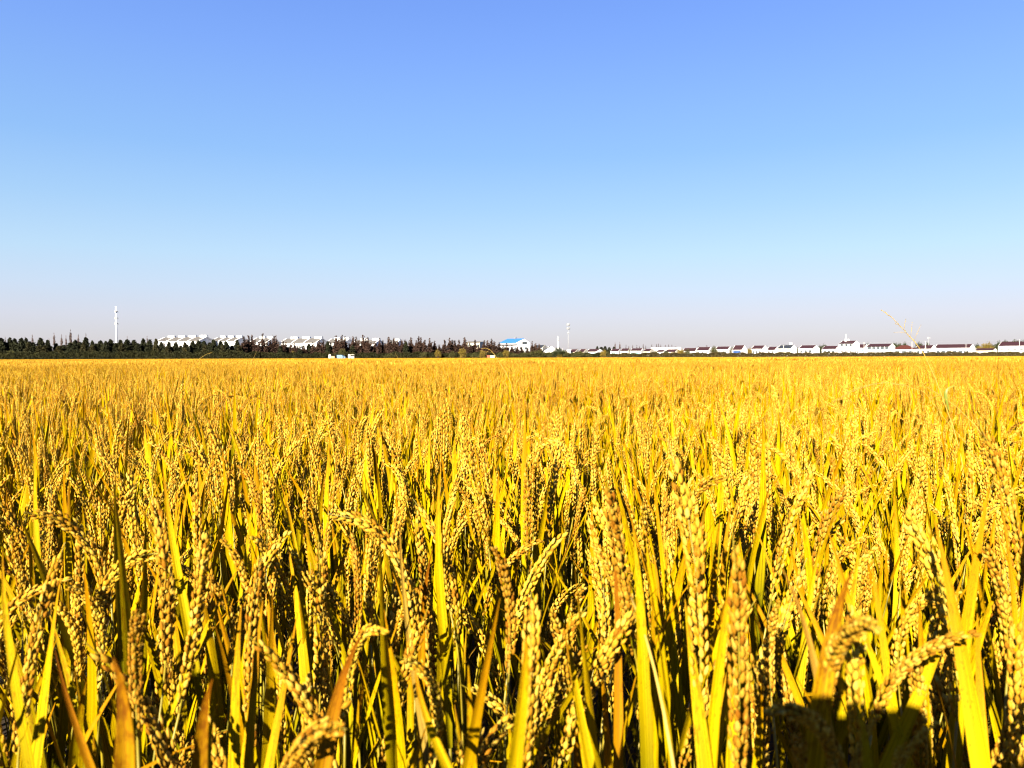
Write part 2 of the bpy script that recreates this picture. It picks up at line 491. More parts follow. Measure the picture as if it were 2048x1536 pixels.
def make_leaf(r, Lg, wid, th0, th1, power, twist, mat=1, n=14, fold=0.22, ragged=0.03):
    mb = MB()
    pts, tans = bend_axis(Lg, th0, th1, n, power)
    V, F, UV = [], [], []
    ph = r.uniform(0, 6.28)
    for i in range(n + 1):
        v = i / n
        t = tans[min(i, n - 1)]
        B0 = Vector((0, 1, 0))
        Nn = B0.cross(t).normalized()
        a = twist * v + 0.12 * math.sin(5 * v + ph)
        B = B0 * math.cos(a) + Nn * math.sin(a)
        C = Nn * math.cos(a) - B0 * math.sin(a)
        w = wid * min(1.0, 0.55 + v * 3.0) * (1 - max(0, (v - 0.35) / 0.65) ** 1.7) * 0.5 + 0.0004
        w1 = w * (1 + r.uniform(-ragged, ragged)); w2 = w * (1 + r.uniform(-ragged, ragged))
        c = pts[i] + Vector((0, 1, 0)) * (0.004 * math.sin(4 * v + ph))
        V += [c - B * w1 + C * (w1 * fold), c - B * w1 * 0.5 + C * (w1 * fold * 0.45), c, c + B * w2 * 0.5 + C * (w2 * fold * 0.45), c + B * w2 + C * (w2 * fold)]
        UV += [(0, v), (0.25, v), (0.5, v), (0.75, v), (1, v)]
    for i in range(n):
        for k in range(4):
            a = i * 5 + k
            F.append((a, a + 1, a + 6, a + 5))
    mb.add(V, F, mat, UV)
    return mb

def make_stem(r, H, curve):
    """a culm wrapped in its leaf sheaths; returns the mesh, with the place and tilt of its top"""
    mb = MB()
    n = 8
    pts, tans = bend_axis(H, 0.0, curve, n, 1.0)
    rad = [0.0042, 0.0040, 0.0037, 0.0034, 0.0031, 0.0027, 0.0021, 0.0016, 0.0012]
    mb.tube(pts, rad, 6, 2, True)
    mb.pts, mb.tans = pts, tans
    return mb

_r = random.Random(5)
PAN = []
for i in range(16):
    q = i % 8
    th1 = R([9, 18, 32, 13, 46, 25, 60, 84][q] + _r.uniform(-8, 8))
    PAN.append(make_panicle(_r, _r.uniform(0.16, 0.205), th1, False, 0.0 if i % 5 else 0.12))
PAN_LO = [make_panicle(_r, 0.165, R([25, 45, 70, 100, 40, 60][i]), True, 0.1) for i in range(6)]
FLAG = [make_leaf(_r, _r.uniform(0.26, 0.40), _r.uniform(0.010, 0.0168), R(_r.uniform(0, 5)), R([8, 14, 20, 10, 30, 16, 7, 24, 52, 12][i % 10]), _r.uniform(1.2, 2.2), _r.uniform(-0.9, 0.9)) for i in range(14)]
LOW = [make_leaf(_r, _r.uniform(0.32, 0.46), _r.uniform(0.009, 0.013), R(4), R([14, 25, 40, 75, 20, 55][i % 6]), 1.6, _r.uniform(-1.2, 1.2)) for i in range(8)]
DRY = [make_leaf(_r, _r.uniform(0.28, 0.42), _r.uniform(0.004, 0.008), R(_r.uniform(8, 25)), R([60, 95, 130, 80, 110, 45][i % 6]), 1.0, _r.uniform(-3, 3), 3, 14, 0.6, 0.12) for i in range(6)]
STEM = [make_stem(_r, 0.78, R(c)) for c in (1, 4, 7, 2, 10)]
MESHES = {}
def mesh_of(mb, name):
    k = id(mb)
    if k not in MESHES:
        MESHES[k] = mb.mesh(name, MATS, True)
    return MESHES[k]

RZ = lambda a: Matrix.Rotation(a, 4, 'Z')
RY = lambda a: Matrix.Rotation(a, 4, 'Y')
T = lambda p: Matrix.Translation(Vector(p))

def hill_spec(r, n_till=8, n_low=6, n_dry=3, lo=False):
    """one rice hill: (part name, shape, matrix) rooted at the origin"""
    out = []
    for i in range(n_till):
        az = 2 * math.pi * i / n_till + r.uniform(-0.6, 0.6)
        base = Vector((math.cos(az), math.sin(az), 0)) * r.uniform(0.005, 0.035)
        Mt = T(base) @ RZ(az) @ RY(R(max(0.3, r.gauss(3.8, 2.2))))
        hs = r.uniform(0.80, 1.07)
        st = r.choice(STEM)
        Ms = Mt @ Matrix.Diagonal((1, 1, hs, 1))
        out.append(('stem', st, Ms))
        tip = st.pts[-1].copy(); tip.z *= hs
        ang = math.atan2(st.tans[-1].x, st.tans[-1].z)
        pa = r.choice(PAN_LO if lo else PAN)
        sc = r.uniform(1.02, 1.28)
        out.append(('panicle', pa, Mt @ T(tip) @ RY(ang) @ RZ(r.uniform(0, 6.28)) @ Matrix.Scale(sc, 4)))
        q = st.pts[6].copy(); q.z *= hs * r.uniform(1.0, 1.1)
        for _k in range(2 if r.random() < 0.7 else 1):
            if _k:
                q = st.pts[5].copy(); q.z *= hs * r.uniform(0.85, 1.1)
            out.append(('leaf', r.choice(FLAG), Mt @ T(q) @ RZ(r.uniform(0, 6.28)) @ RY(R(r.uniform(2, 13))) @ Matrix.Scale(r.uniform(0.85, 1.1), 4)))
    for i in range(3):
        az = r.uniform(0, 6.28)
        out.append(('leaf', r.choice(FLAG), T((math.cos(az) * 0.035, math.sin(az) * 0.035, r.uniform(0.50, 0.68))) @ RZ(az + r.uniform(-0.6, 0.6)) @ RY(R(r.uniform(1, 8)))))
    for i in range(n_low):
        az = r.uniform(0, 6.28)
        z = r.uniform(0.28, 0.56)
        out.append(('leaf', r.choice(LOW), T((math.cos(az) * 0.03, math.sin(az) * 0.03, z)) @ RZ(az + r.uniform(-0.6, 0.6)) @ RY(R(r.uniform(4, 16)))))
    for i in range(n_dry):
        az = r.uniform(0, 6.28)
        z = r.uniform(0.08, 0.45)
        out.append(('leaf', r.choice(DRY), T((math.cos(az) * 0.03, math.sin(az) * 0.03, z)) @ RZ(az) @ RY(R(r.uniform(5, 25)))))
    return out
_r = random.Random(21)
HILLS = [hill_spec(_r, _r.choice((4, 4, 5, 5))) for _ in range(12)]

# ------------------------------------------------------------------ rice: where every hill stands
ROW, STEP = 0.235, 0.185
spots = []
_r = random.Random(3)
Y = 0.42
while Y < 26.0:
    half = 0.70 * Y + 0.75
    x = -half + _r.uniform(0, STEP)
    while x < half:
        px, py = x + _r.gauss(0, 0.032), Y + _r.gauss(0, 0.038)
        if py > 0.40 and not (abs(px) < 0.74 * py + 0.02 and py < 0.64):
            spots.append((px, py))
        x += STEP
    Y += ROW
def drift(x, y):
    return 1.0 + 0.035 * math.sin(x * 2.9 + 1.3 * math.sin(y * 1.7)) * math.sin(y * 2.3 + 0.8 * x) + 0.02 * math.sin(x * 0.7 + y * 0.9)
FR = 0.665
def in_view(p):
    return abs(p[0]) < FR * p[1] + 0.10 and p[1] > 0.5
near = sorted((p for p in spots if in_view(p)), key=lambda p: p[0] ** 2 + p[1] ** 2)[:285]
near_set = set(near)
far = [p for p in spots if p not in near_set]

GRP = 'ripe rice plants in the near rows'
for i, (x, y) in enumerate(near):
    hl = thing('rice_plant', 'ripe golden rice plant, one of many alike in the near rows', 'rice plant', (x, y, 0), 0, GRP)
    s = _r.uniform(0.93, 1.05) * drift(x, y)
    hl.matrix_basis = T((x, y, 0)) @ RZ(_r.uniform(0, 6.28)) @ Matrix.Rotation(R(_r.gauss(0, 2.0)), 4, 'X') @ Matrix.Scale(s, 4)
    for nm, mb, M in HILLS[i % len(HILLS)]:
        link(nm, mesh_of(mb, nm), hl, M)

# the rest of the field: one object
src = bpy.data.collections.new('rice_sources')
src_objs = []
def add_source(mb):
    o = bpy.data.objects.new('rice_tuft_%02d' % len(src_objs), mb.mesh('rice_tuft', MATS, True))
    src.objects.link(o)
    src_objs.append(o)
_r = random.Random(8)
for k in range(5):
    big = MB()
    for nm, mb, M in HILLS[k]:
        big.merged(mb, M)
    add_source(big)
for k in range(4):                      # lighter hills beyond a dozen metres
    big = MB()
    for nm, mb, M in hill_spec(_r, 6, 3, 0, True):
        if nm != 'stem':
            big.merged(mb, M)
    add_source(big)

def far_patch(r, size, step, thin):
    """a square of crop for the distance: bent heads and blades without single grains"""
    mb = MB()
    n = int(size / step)
    for a in range(n):
        for b in range(n):
            cx = (a + 0.5) * step - size / 2 + r.gauss(0, 0.05)
            cy = (b + 0.5) * step - size / 2 + r.gauss(0, 0.05)
            hz = r.gauss(0, 0.045)
            for k in range(thin):
                az = r.uniform(0, 6.28)
                x0, y0 = cx + r.gauss(0, 0.07), cy + r.gauss(0, 0.07)
                bend = r.uniform(0.3, 1.6)
                z0 = r.uniform(0.74, 0.86) + hz
                pts = []
                p = Vector((x0, y0, z0))
                for s in range(5):
                    th = 0.08 + bend * (s / 4) ** 1.3
                    pts.append(p.copy())
                    p += Vector((math.cos(az) * math.sin(th), math.sin(az) * math.sin(th), math.cos(th))) * 0.042
                mb.tube(pts, [0.004, 0.013, 0.0145, 0.011, 0.003], 4, 0, False)
                if k % 3 != 2:
                    az = r.uniform(0, 6.28)
                    d = Vector((math.cos(az), math.sin(az), 0))
                    e = Vector((-d.y, d.x, 0)) * 0.0075
                    q = Vector((x0, y0, 0.55))
                    m1 = q + Vector((0, 0, 0.22)) + d * 0.03
                    tp = q + Vector((0, 0, r.uniform(0.36, 0.46))) + d * r.uniform(0.05, 0.16)
                    mb.add([q - e, q + e, m1 + e, m1 - e, tp], [(0, 1, 2, 3), (3, 2, 4)], 1, [(0, 0), (1, 0), (1, 0.5), (0, 0.5), (0.5, 0.95)])
    return mb
for k in range(4):
    add_source(far_patch(_r, 2.6, 0.19, 7))

pos, idx, rot, scl = [], [], [], []
for x, y in far:
    d = math.hypot(x, y)
    pos.append((x, y, 0))
    idx.append(_r.randrange(5) if d < 13 else 5 + _r.randrange(4))
    rot.append((R(_r.gauss(0, 2)), R(_r.gauss(0, 2)), _r.uniform(0, 6.28)))
    s = _r.uniform(0.93, 1.06) * drift(x, y)
    scl.append((s, s, s))
Y = 26.0 + 1.2
while Y < 470:
    st = 2.5
    half = 0.69 * Y + 6
    x = -half
    while x < half:
        if Y < FIELD_END(x) and Y > 0:
            pos.append((x + _r.uniform(-0.1, 0.1), Y + _r.uniform(-0.1, 0.1), 0))
            idx.append(9 + _r.randrange(4))
            rot.append((0, 0, _r.randrange(4) * math.pi / 2 + _r.uniform(-0.08, 0.08)))
            q = _r.uniform(0.97, 1.03) if Y < 120 else _r.uniform(0.93, 1.05)
            scl.append((1.0, 1.0, q))
        x += st
    Y += st
me = bpy.data.meshes.new('rice_field')
me.from_pydata(pos, [], [])
def attr(nm, typ, vals, key):
    a = me.attributes.new(nm, typ, 'POINT')
    a.data.foreach_set(key, np.array(vals).ravel())
attr('pick', 'INT', idx, 'value')
attr('turn', 'FLOAT_VECTOR', rot, 'vector')
attr('size', 'FLOAT_VECTOR', scl, 'vector')
crop = link('rice_field', me)
crop['kind'] = 'stuff'
crop['label'] = 'dense golden rice crop filling the field to its far edge'
crop['category'] = 'rice crop'
for m in MATS:
    me.materials.append(m)
ng = bpy.data.node_groups.new('spread_rice', 'GeometryNodeTree')
ng.interface.new_socket('Geometry', in_out='INPUT', socket_type='NodeSocketGeometry')
ng.interface.new_socket('Geometry', in_out='OUTPUT', socket_type='NodeSocketGeometry')
gi, go = ng.nodes.new('NodeGroupInput'), ng.nodes.new('NodeGroupOutput')
ci = ng.nodes.new('GeometryNodeCollectionInfo')
ci.inputs['Collection'].default_value = src
ci.inputs['Separate Children'].default_value = True
ci.inputs['Reset Children'].default_value = True
ip = ng.nodes.new('GeometryNodeInstanceOnPoints')
ip.inputs['Pick Instance'].default_value = True
def named(nm, typ):
    n = ng.nodes.new('GeometryNodeInputNamedAttribute')
    n.data_type = typ
    n.inputs['Name'].default_value = nm
    return n.outputs['Attribute']
e2r = ng.nodes.new('FunctionNodeEulerToRotation')
gl = ng.links.new
gl(gi.outputs[0], ip.inputs['Points'])
gl(ci.outputs[0], ip.inputs['Instance'])
gl(named('pick', 'INT'), ip.inputs['Instance Index'])
gl(named('turn', 'FLOAT_VECTOR'), e2r.inputs[0])
gl(e2r.outputs[0], ip.inputs['Rotation'])
gl(named('size', 'FLOAT_VECTOR'), ip.inputs['Scale'])
gl(ip.outputs[0], go.inputs[0])
md = crop.modifiers.new('spread', 'NODES')
md.node_group = ng

# ------------------------------------------------------------------ rice plants right in front of the lens
def aim_panicle(mb, Pb, Pt):
    """matrix that lays a head from its neck Pb to its tip Pt, drooping"""
    ch = Pt - Pb
    zl = mb.tip.normalized(); yl = Vector((0, 1, 0)); xl = yl.cross(zl)
    zw = ch.normalized()
    hz = Vector((ch.x, ch.y, 0))
    b = (hz.normalized() if hz.length > 0.005 else Vector((0.7, -0.7, 0))) - Vector((0, 0, 1))
    xw = (b - zw * b.dot(zw)).normalized()
    yw = zw.cross(xw)
    A = Matrix((xw, yw, zw)).transposed()
    Bm = Matrix((xl, yl, zl))
    k = ch.length / mb.tip.length
    return Matrix.Translation(Pb) @ (A @ Bm).to_4x4() @ Matrix.Scale(k, 4), k
def bez(p0, p1, p2, p3, n):
    out = []
    for i in range(n + 1):
        t = i / n; u = 1 - t
        out.append(p0 * u ** 3 + p1 * (3 * u * u * t) + p2 * (3 * u * t * t) + p3 * t ** 3)
    return out
def blade(r, pts, wid, face, mat=1, fold=0.4, ragged=0.05):
    """leaf blade along world points; face = direction its upper side looks"""
    mb = MB()
    n = len(pts) - 1
    V, F, UV = [], [], []
    ph = r.uniform(0, 6.28)
    for i, c in enumerate(pts):
        v = i / n
        t = (pts[min(n, i + 1)] - pts[max(0, i - 1)]).normalized()
        f = (face - t * face.dot(t)).normalized()
        B = t.cross(f)
        a = 0.5 * math.sin(3.2 * v + ph)
        B = B * math.cos(a) + f * math.sin(a)
        w = wid * 0.44 * min(1, 0.6 + 2 * v) * (1 - max(0, (v - 0.30) / 0.70) ** 1.5) + 0.0003
        w1, w2 = w * (1 + r.uniform(-ragged, ragged)), w * (1 + r.uniform(-ragged, ragged))
        V += [c - B * w1 + f * w1 * fold, c - B * w1 * 0.5 + f * w1 * fold * 0.45, c, c + B * w2 * 0.5 + f * w2 * fold * 0.45, c + B * w2 + f * w2 * fold]
        UV += [(k / 4, v) for k in range(5)]
    for i in range(n):
        for k in range(4):
            a = i * 5 + k
            F.append((a, a + 1, a + 6, a + 5))
    mb.add(V, F, mat, UV)
    return mb
def hero(label, heads=(), leaves=(), seed=0, name='rice_plant', cat='rice plant'):
    """heads: (tip px, tip py, tip depth, neck px, neck py, neck depth); leaves: (tip px, py, depth, low px, py, depth, width m, dryness)"""
    r = random.Random(900 + seed)
    low = [at(h[3], h[4], h[5]) for h in heads] + [at(l[3], l[4], l[5]) for l in leaves]
    root = Vector((sum(p.x for p in low) / len(low) * 1.0, sum(p.y for p in low) / len(low) + 0.02, 0))
    o = thing(name, label, cat, root)
    for h in heads:
        Pt, Pb = at(*h[:3]) - root, at(*h[3:6]) - root
        cand = [q for q in PAN if 0.3 < math.atan2(q.tip.x, q.tip.z) < 1.0] or PAN
        q = min(r.sample(cand, min(4, len(cand))), key=lambda z: abs(z.tip.length - (Pt - Pb).length))
        M, k = aim_panicle(q, Pb, Pt)
        link('panicle', mesh_of(q, 'panicle'), o, M)
        d0 = (M.to_3x3() @ Vector((0, 0, 1))).normalized()
        g = Vector((r.uniform(-0.03, 0.03), r.uniform(-0.03, 0.03), 0))
        m = MB(); P = bez(g, g.lerp(Pb, 0.3) + Vector((0, 0, 0.2)), Pb - d0 * 0.16, Pb, 10)
        m.tube(P, [0.004 - 0.0028 * i / 10 for i in range(11)], 6, 0)
        part('stem', m, M_STEM, o, True)
    for l in leaves:
        Pt, Pl = at(*l[:3]) - root, at(*l[3:6]) - root
        d = (Pt - Pl).normalized()
        foot = Pl - d * 0.12; foot.z = max(0.25, foot.z)
        c = Pl.lerp(Pt, 0.55) + Vector((r.choice((-1, 1)) * r.uniform(0.006, 0.018), r.uniform(-0.015, 0.015), 0.0))
        P = bez(foot, Pl, c, Pt, 16)
        face = (EYE - root - c).normalized() + Vector((r.uniform(-0.6, 0.6), 0, r.uniform(-0.2, 0.3)))
        part('leaf', blade(r, P, l[6] * 0.88, face.normalized()), MATS if l[7] == 0 else [M_GRAIN, (M_DRY, M_BROWN)[l[7] - 1], M_STEM], o, True)
        g = Vector((r.uniform(-0.03, 0.03), r.uniform(-0.03, 0.03), 0))
        m = MB(); m.tube(bez(g, g.lerp(foot, 0.4), foot - d * 0.06, foot, 8), [0.0042, 0.004, 0.0038, 0.0036, 0.0034, 0.0032, 0.003, 0.0028, 0.0024], 6, 0)
        part('stem', m, M_STEM, o, True)
    return o
M_BROWN = mat_leaf('browned_leaf', [(0.0, (0.2262, 0.1444, 0.00038)), (0.5, (0.1872, 0.0912, 0.00038)), (1.0, (0.1248, 0.0418, 0.00061))], 0.30, (0.06, 0.016, 0.0005))

hero('rice plant whose two fat heads stretch up towards the lower right corner', [(1975, 1266, .62, 1742, 1470, .68), (1938, 1180, .80, 1800, 1400, .86)], [(1922, 1160, .78, 1790, 1480, .74, .017, 0)], 1)
hero('blurred rice plant closest to the lens with a pale head over the dark shaded patch', [(1766, 1262, .43, 1640, 1430, .55)], [(1705, 1140, .55, 1655, 1420, .52, .019, 2), (1560, 1130, .62, 1640, 1440, .58, .009, 1)], 2)
hero('shaded brown rice head in the shadow patch at the bottom edge', [(1530, 1430, .40, 1690, 1600, .47), (1760, 1425, .47, 1705, 1620, .46), (1885, 1440, .50, 1790, 1610, .50), (1630, 1420, .45, 1655, 1620, .46), (1590, 1490, .43, 1600, 1680, .47), (1830, 1480, .47, 1840, 1660, .47)], [(1700, 1380, .45, 1720, 1620, .43, .016, 0)], 3)
hero('rice plant with a head leaning right above the pale blurred one', [(1762, 1090, .98, 1700, 1275, 1.0)], [(1648, 1060, 1.0, 1600, 1400, .95, .013, 0)], 4)
hero('rice plant with a thick upright head just left of the shadow patch', [(1562, 1195, .78, 1545, 1420, .80)], [(1480, 1075, .80, 1470, 1500, .74, .015, 0)], 5)
hero('rice plant whose long head leans left at the right border', [(1955, 1080, .76, 2015, 1350, .80)], [(2000, 1000, .85, 2035, 1420, .8, .014, 0)], 6)
hero('blurred rice plant with a head reaching right along the bottom edge', [(700, 1460, .42, 560, 1590, .55)], [(722, 1270, .58, 655, 1560, .52, .017, 2)], 7)
hero('rice plant with a widely spread head beside a rusty blade, bottom centre left', [(778, 1272, .66, 690, 1450, .76)], [], 8)
hero('rice plant with a pale hooked head tip pointing left', [(500, 1066, 1.02, 595, 1280, 1.12)], [(560, 960, 1.15, 610, 1300, 1.1, .012, 0)], 9)
hero('rice plant with a tall straight head of evenly plaited grains, left of centre', [(757, 1038, 1.06, 742, 1290, 1.08), (700, 1060, 1.15, 715, 1270, 1.12)], [(800, 1030, 1.0, 850, 1450, .85, .010, 1)], 10)
hero('rice plant with a short head leaning right under the straight plaited one', [(842, 1178, 1.06, 790, 1320, 1.12)], [(865, 1100, 1.0, 850, 1330, 1.0, .012, 2)], 11)
hero('bright rice plant with an out of focus upright head at bottom centre', [(985, 1090, .80, 1018, 1350, .84)], [(1052, 1270, .52, 1015, 1600, .50, .017, 0)], 12)
hero('rice plant with a dark based head behind the widest brown blade', [(280, 1222, .62, 275, 1480, .66)], [(226, 1315, .44, 232, 1640, .42, .0185, 2)], 13)
hero('rice plant of two parallel heads leaning left at the left border', [(118, 1165, .92, 185, 1400, .96), (62, 1172, .93, 155, 1385, .97)], [(95, 1220, .90, 170, 1530, .85, .013, 0)], 14)
hero('rice plant with a heavy head and side tassel, lower left', [(438, 1075, 1.0, 482, 1290, 1.02), (404, 1150, .96, 465, 1330, 1.0)], [], 15)
hero('rice plant with one broad blade, dark brown on its left half, at the bottom edge', [], [(425, 1358, .48, 405, 1640, .46, .016, 2), (440, 1400, .49, 440, 1640, .47, .012, 0)], 16)
hero('rice plant with a slim upright head rising from the bottom edge', [(585, 1266, .88, 562, 1540, .92)], [], 17)
hero('rice plant with a broad sunlit yellow blade, right of centre', [(1180, 1085, .86, 1230, 1300, .88)], [(1265, 1045, .76, 1288, 1430, .72, .0165, 0), (1225, 1055, .84, 1232, 1560, .74, .013, 2)], 18)
hero('rice plant with a head split in two strands near the bottom centre', [(1092, 1208, .78, 1145, 1490, .84)], [(1135, 1235, .75, 1195, 1580, .66, .013, 0)], 19)
hero('rice plant with a narrow head at the bottom edge under the broad yellow blade', [(1268, 1375, .84, 1290, 1590, .86)], [], 20)
hero('blurred rice plant with a thick head rising at the bottom edge, left of centre', [(785, 1310, .66, 855, 1560, .68)], [(830, 1330, .6, 940, 1600, .55, .012, 0)], 21)
hero('rice plant with two tall pointed blades, orange at their tips, on the left', [], [(325, 930, 1.1, 378, 1260, 1.05, .016, 0), (233, 940, 1.2, 245, 1260, 1.12, .015, 0), (72, 890, 1.25, 80, 1150, 1.2, .013, 0)], 22)
hero('rice plant with the single widest upright yellow blade at the centre', [(915, 985, 1.15, 900, 1220, 1.15)], [(882, 935, .98, 893, 1290, .94, .016, 0)], 23)
hero('rice plant with a bowed head showing pale grains, bottom left corner', [(20, 1060, 1.05, 45, 1260, 1.1)], [(5, 1100, .75, 60, 1500, .7, .013, 0), (110, 1300, .62, 210, 1600, .6, .009, 2)], 24)
def straw():
    o = thing('dry_straw', 'long pale dry straw leaning diagonally across the lower right of centre', 'straw', at(1440, 1700, .50) * 1.0)
    root = Vector(o.location); root.z = 0
    o.matrix_basis = T(root)
    P = bez(Vector((0.02, 0.0, 0)), at(1470, 1700, .50) - root - Vector((0, 0, .25)), at(1400, 1480, .58) - root, at(1258, 1185, .80) - root, 18)
    m = MB(); m.tube(P, [0.0040 - 0.0030 * i / 18 for i in range(19)], 7, 0)
    part('stalk', m, M_WEED, o, True)
straw()

# ------------------------------------------------------------------ weeds standing above the crop
def spikelet(mb, r, p, d, ln, wd, mat=0):
    d = d.normalized()
    x = d.cross(Vector((0.3, 0.8, 0.5))).normalized(); y = d.cross(x)
    Mx = np.array([[x.x * wd, y.x * wd, d.x * ln], [x.y * wd, y.y * wd, d.y * ln], [x.z * wd, y.z * wd, d.z * ln]])
    mb.add(GRAIN_V @ Mx.T + np.array(p), GRAIN_F, mat)
def weed(label, pix, Yd, head_from, branches, seed, seeds=26, rad=0.0016, droop=0.0, leaf=None):
    """pix: pixel path from low to tip; the stalk is carried on down to the ground"""
    r = random.Random(seed)
    P = [at(x, y, Yd + k) for x, y, k in pix]
    root = Vector((P[0].x + (P[0].x - P[1].x) * 1.5, P[0].y, 0))
    o = thing('weed_stalk', label, 'weed', root)
    P = [p - root for p in P]
    path = bez(Vector((0, 0, 0)), Vector((0, 0, P[0].z * 0.4)), P[0] - (P[1] - P[0]).normalized() * 0.2, P[0], 8)[:-1]
    for a, b in zip(P[:-1], P[1:]):
        path += [a.lerp(b, f) for f in (0, 0.33, 0.66)]
    path.append(P[-1])
    n = len(path)
    m = MB(); m.tube(path, [rad * (1.3 - 1.0 * i / (n - 1)) for i in range(n)], 5, 0)
    part('stem', m, M_WEED, o, True)
    hd = MB()
    top = [p for p in path if p.z >= 0]
    k0 = int(n * head_from)
    for i in range(seeds):
        f = k0 + (n - 1 - k0) * (i + r.random()) / seeds
        j = min(int(f), n - 2)
        p = path[j].lerp(path[j + 1], f - j)
        t = (path[j + 1] - path[j]).normalized()
        d = t + Vector((r.gauss(0, 0.35), r.gauss(0, 0.35), r.gauss(0, 0.35) - droop))
        spikelet(hd, r, p, d, r.uniform(0.0035, 0.006), 0.0009)
    part('seed_head', hd, M_WEEDSEED, o, True)
    for fr, dx, dz, ns in branches:
        j = int(k0 + (n - 1 - k0) * fr)
        p = path[j]
        e = p + Vector((dx, r.uniform(-0.01, 0.01), dz))
        b = MB(); b.tube([p, p.lerp(e, 0.5) + Vector((0, 0, 0.004)), e], [0.0004, 0.00035, 0.00025], 4, 0)
        for q in range(ns):
            spikelet(b, r, p.lerp(e, 0.45 + 0.6 * q / max(1, ns - 1)), (e - p) + Vector((r.gauss(0, .01), 0, r.gauss(0, .01))), r.uniform(0.003, 0.005), 0.0009, 1)
        part('side_branch', b, [M_WEED, M_WEEDSEED], o, True)
    if leaf:
        (x0, y0), (x1, y1), (x2, y2), w = leaf
        a, b, c = (at(x, y, Yd) - root for x, y in ((x0, y0), (x1, y1), (x2, y2)))
        part('leaf', blade(r, bez(a, a.lerp(b, .7), b, c, 10), w, Vector((0.2, -1, 0.3))), [M_GREENLEAF, M_GREENLEAF], o, True)
    return o
weed('tall dry weed stalk with a seed head rising above the white houses', [(1905, 850, 0), (1870, 755, 0), (1848, 708, 0), (1828, 682, 0), (1808, 660, 0), (1785, 636, 0), (1763, 620, 0)], 2.4, 0.62,
     [(0.10, .016, .045, 4), (0.22, .006, .042, 5), (0.30, -.036, .004, 2), (0.40, .004, .03, 4), (0.58, -.016, .006, 3)], 51, 60, 0.0014)
weed('drooping weed with an arching beaded seed head below the tall weed', [(1935, 890, 0), (1890, 838, 0), (1850, 785, 0), (1810, 770, 0), (1770, 764, 0), (1735, 770, 0), (1700, 785, 0), (1668, 803, 0)], 2.1, 0.55,
     [(0.4, -.05, -.012, 8), (0.55, -.06, -.02, 9), (0.7, -.05, -.022, 7)], 52, 70, 0.0007, 0.4)
weed('small weed with a curled seed head touching the horizon hedge', [(1012, 745, 0), (997, 722, 0), (990, 710, 0), (981, 700, 0), (972, 696, 0), (963, 697, 0)], 5.2, 0.6, [(0.2, -.09, .02, 8), (0.5, -.02, -.03, 4)], 53, 40, 0.0016, 0.3)
weed('weed with one curled green leaf among the golden heads', [(1990, 905, 0), (1950, 850, 0), (1915, 815, 0), (1880, 790, 0), (1855, 775, 0)], 2.2, 0.75, [(0.4, -.03, -.01, 6)], 54, 24, 0.0016, 0.2, ((1897, 820), (1884, 775), (1912, 772), 0.011))
weed('thin weed stem leaning left in front of the dark hedge', [(385, 735, 0), (398, 718, 0), (412, 709, 0), (425, 704, 0)], 6.5, 0.7, [(0.5, .04, .01, 4)], 55, 16, 0.0014, 0.1)
weed('slanting weed tip in front of the green conifer hedge', [(500, 728, 0), (508, 714, 0), (513, 703, 0)], 8.0, 0.7, [], 56, 14, 0.0015, 0.1)
weed('short weed tip beside the pale farm vehicle', [(800, 728, 0), (796, 716, 0), (790, 706, 0)], 7.5, 0.7, [], 57, 12, 0.0014, 0.1)

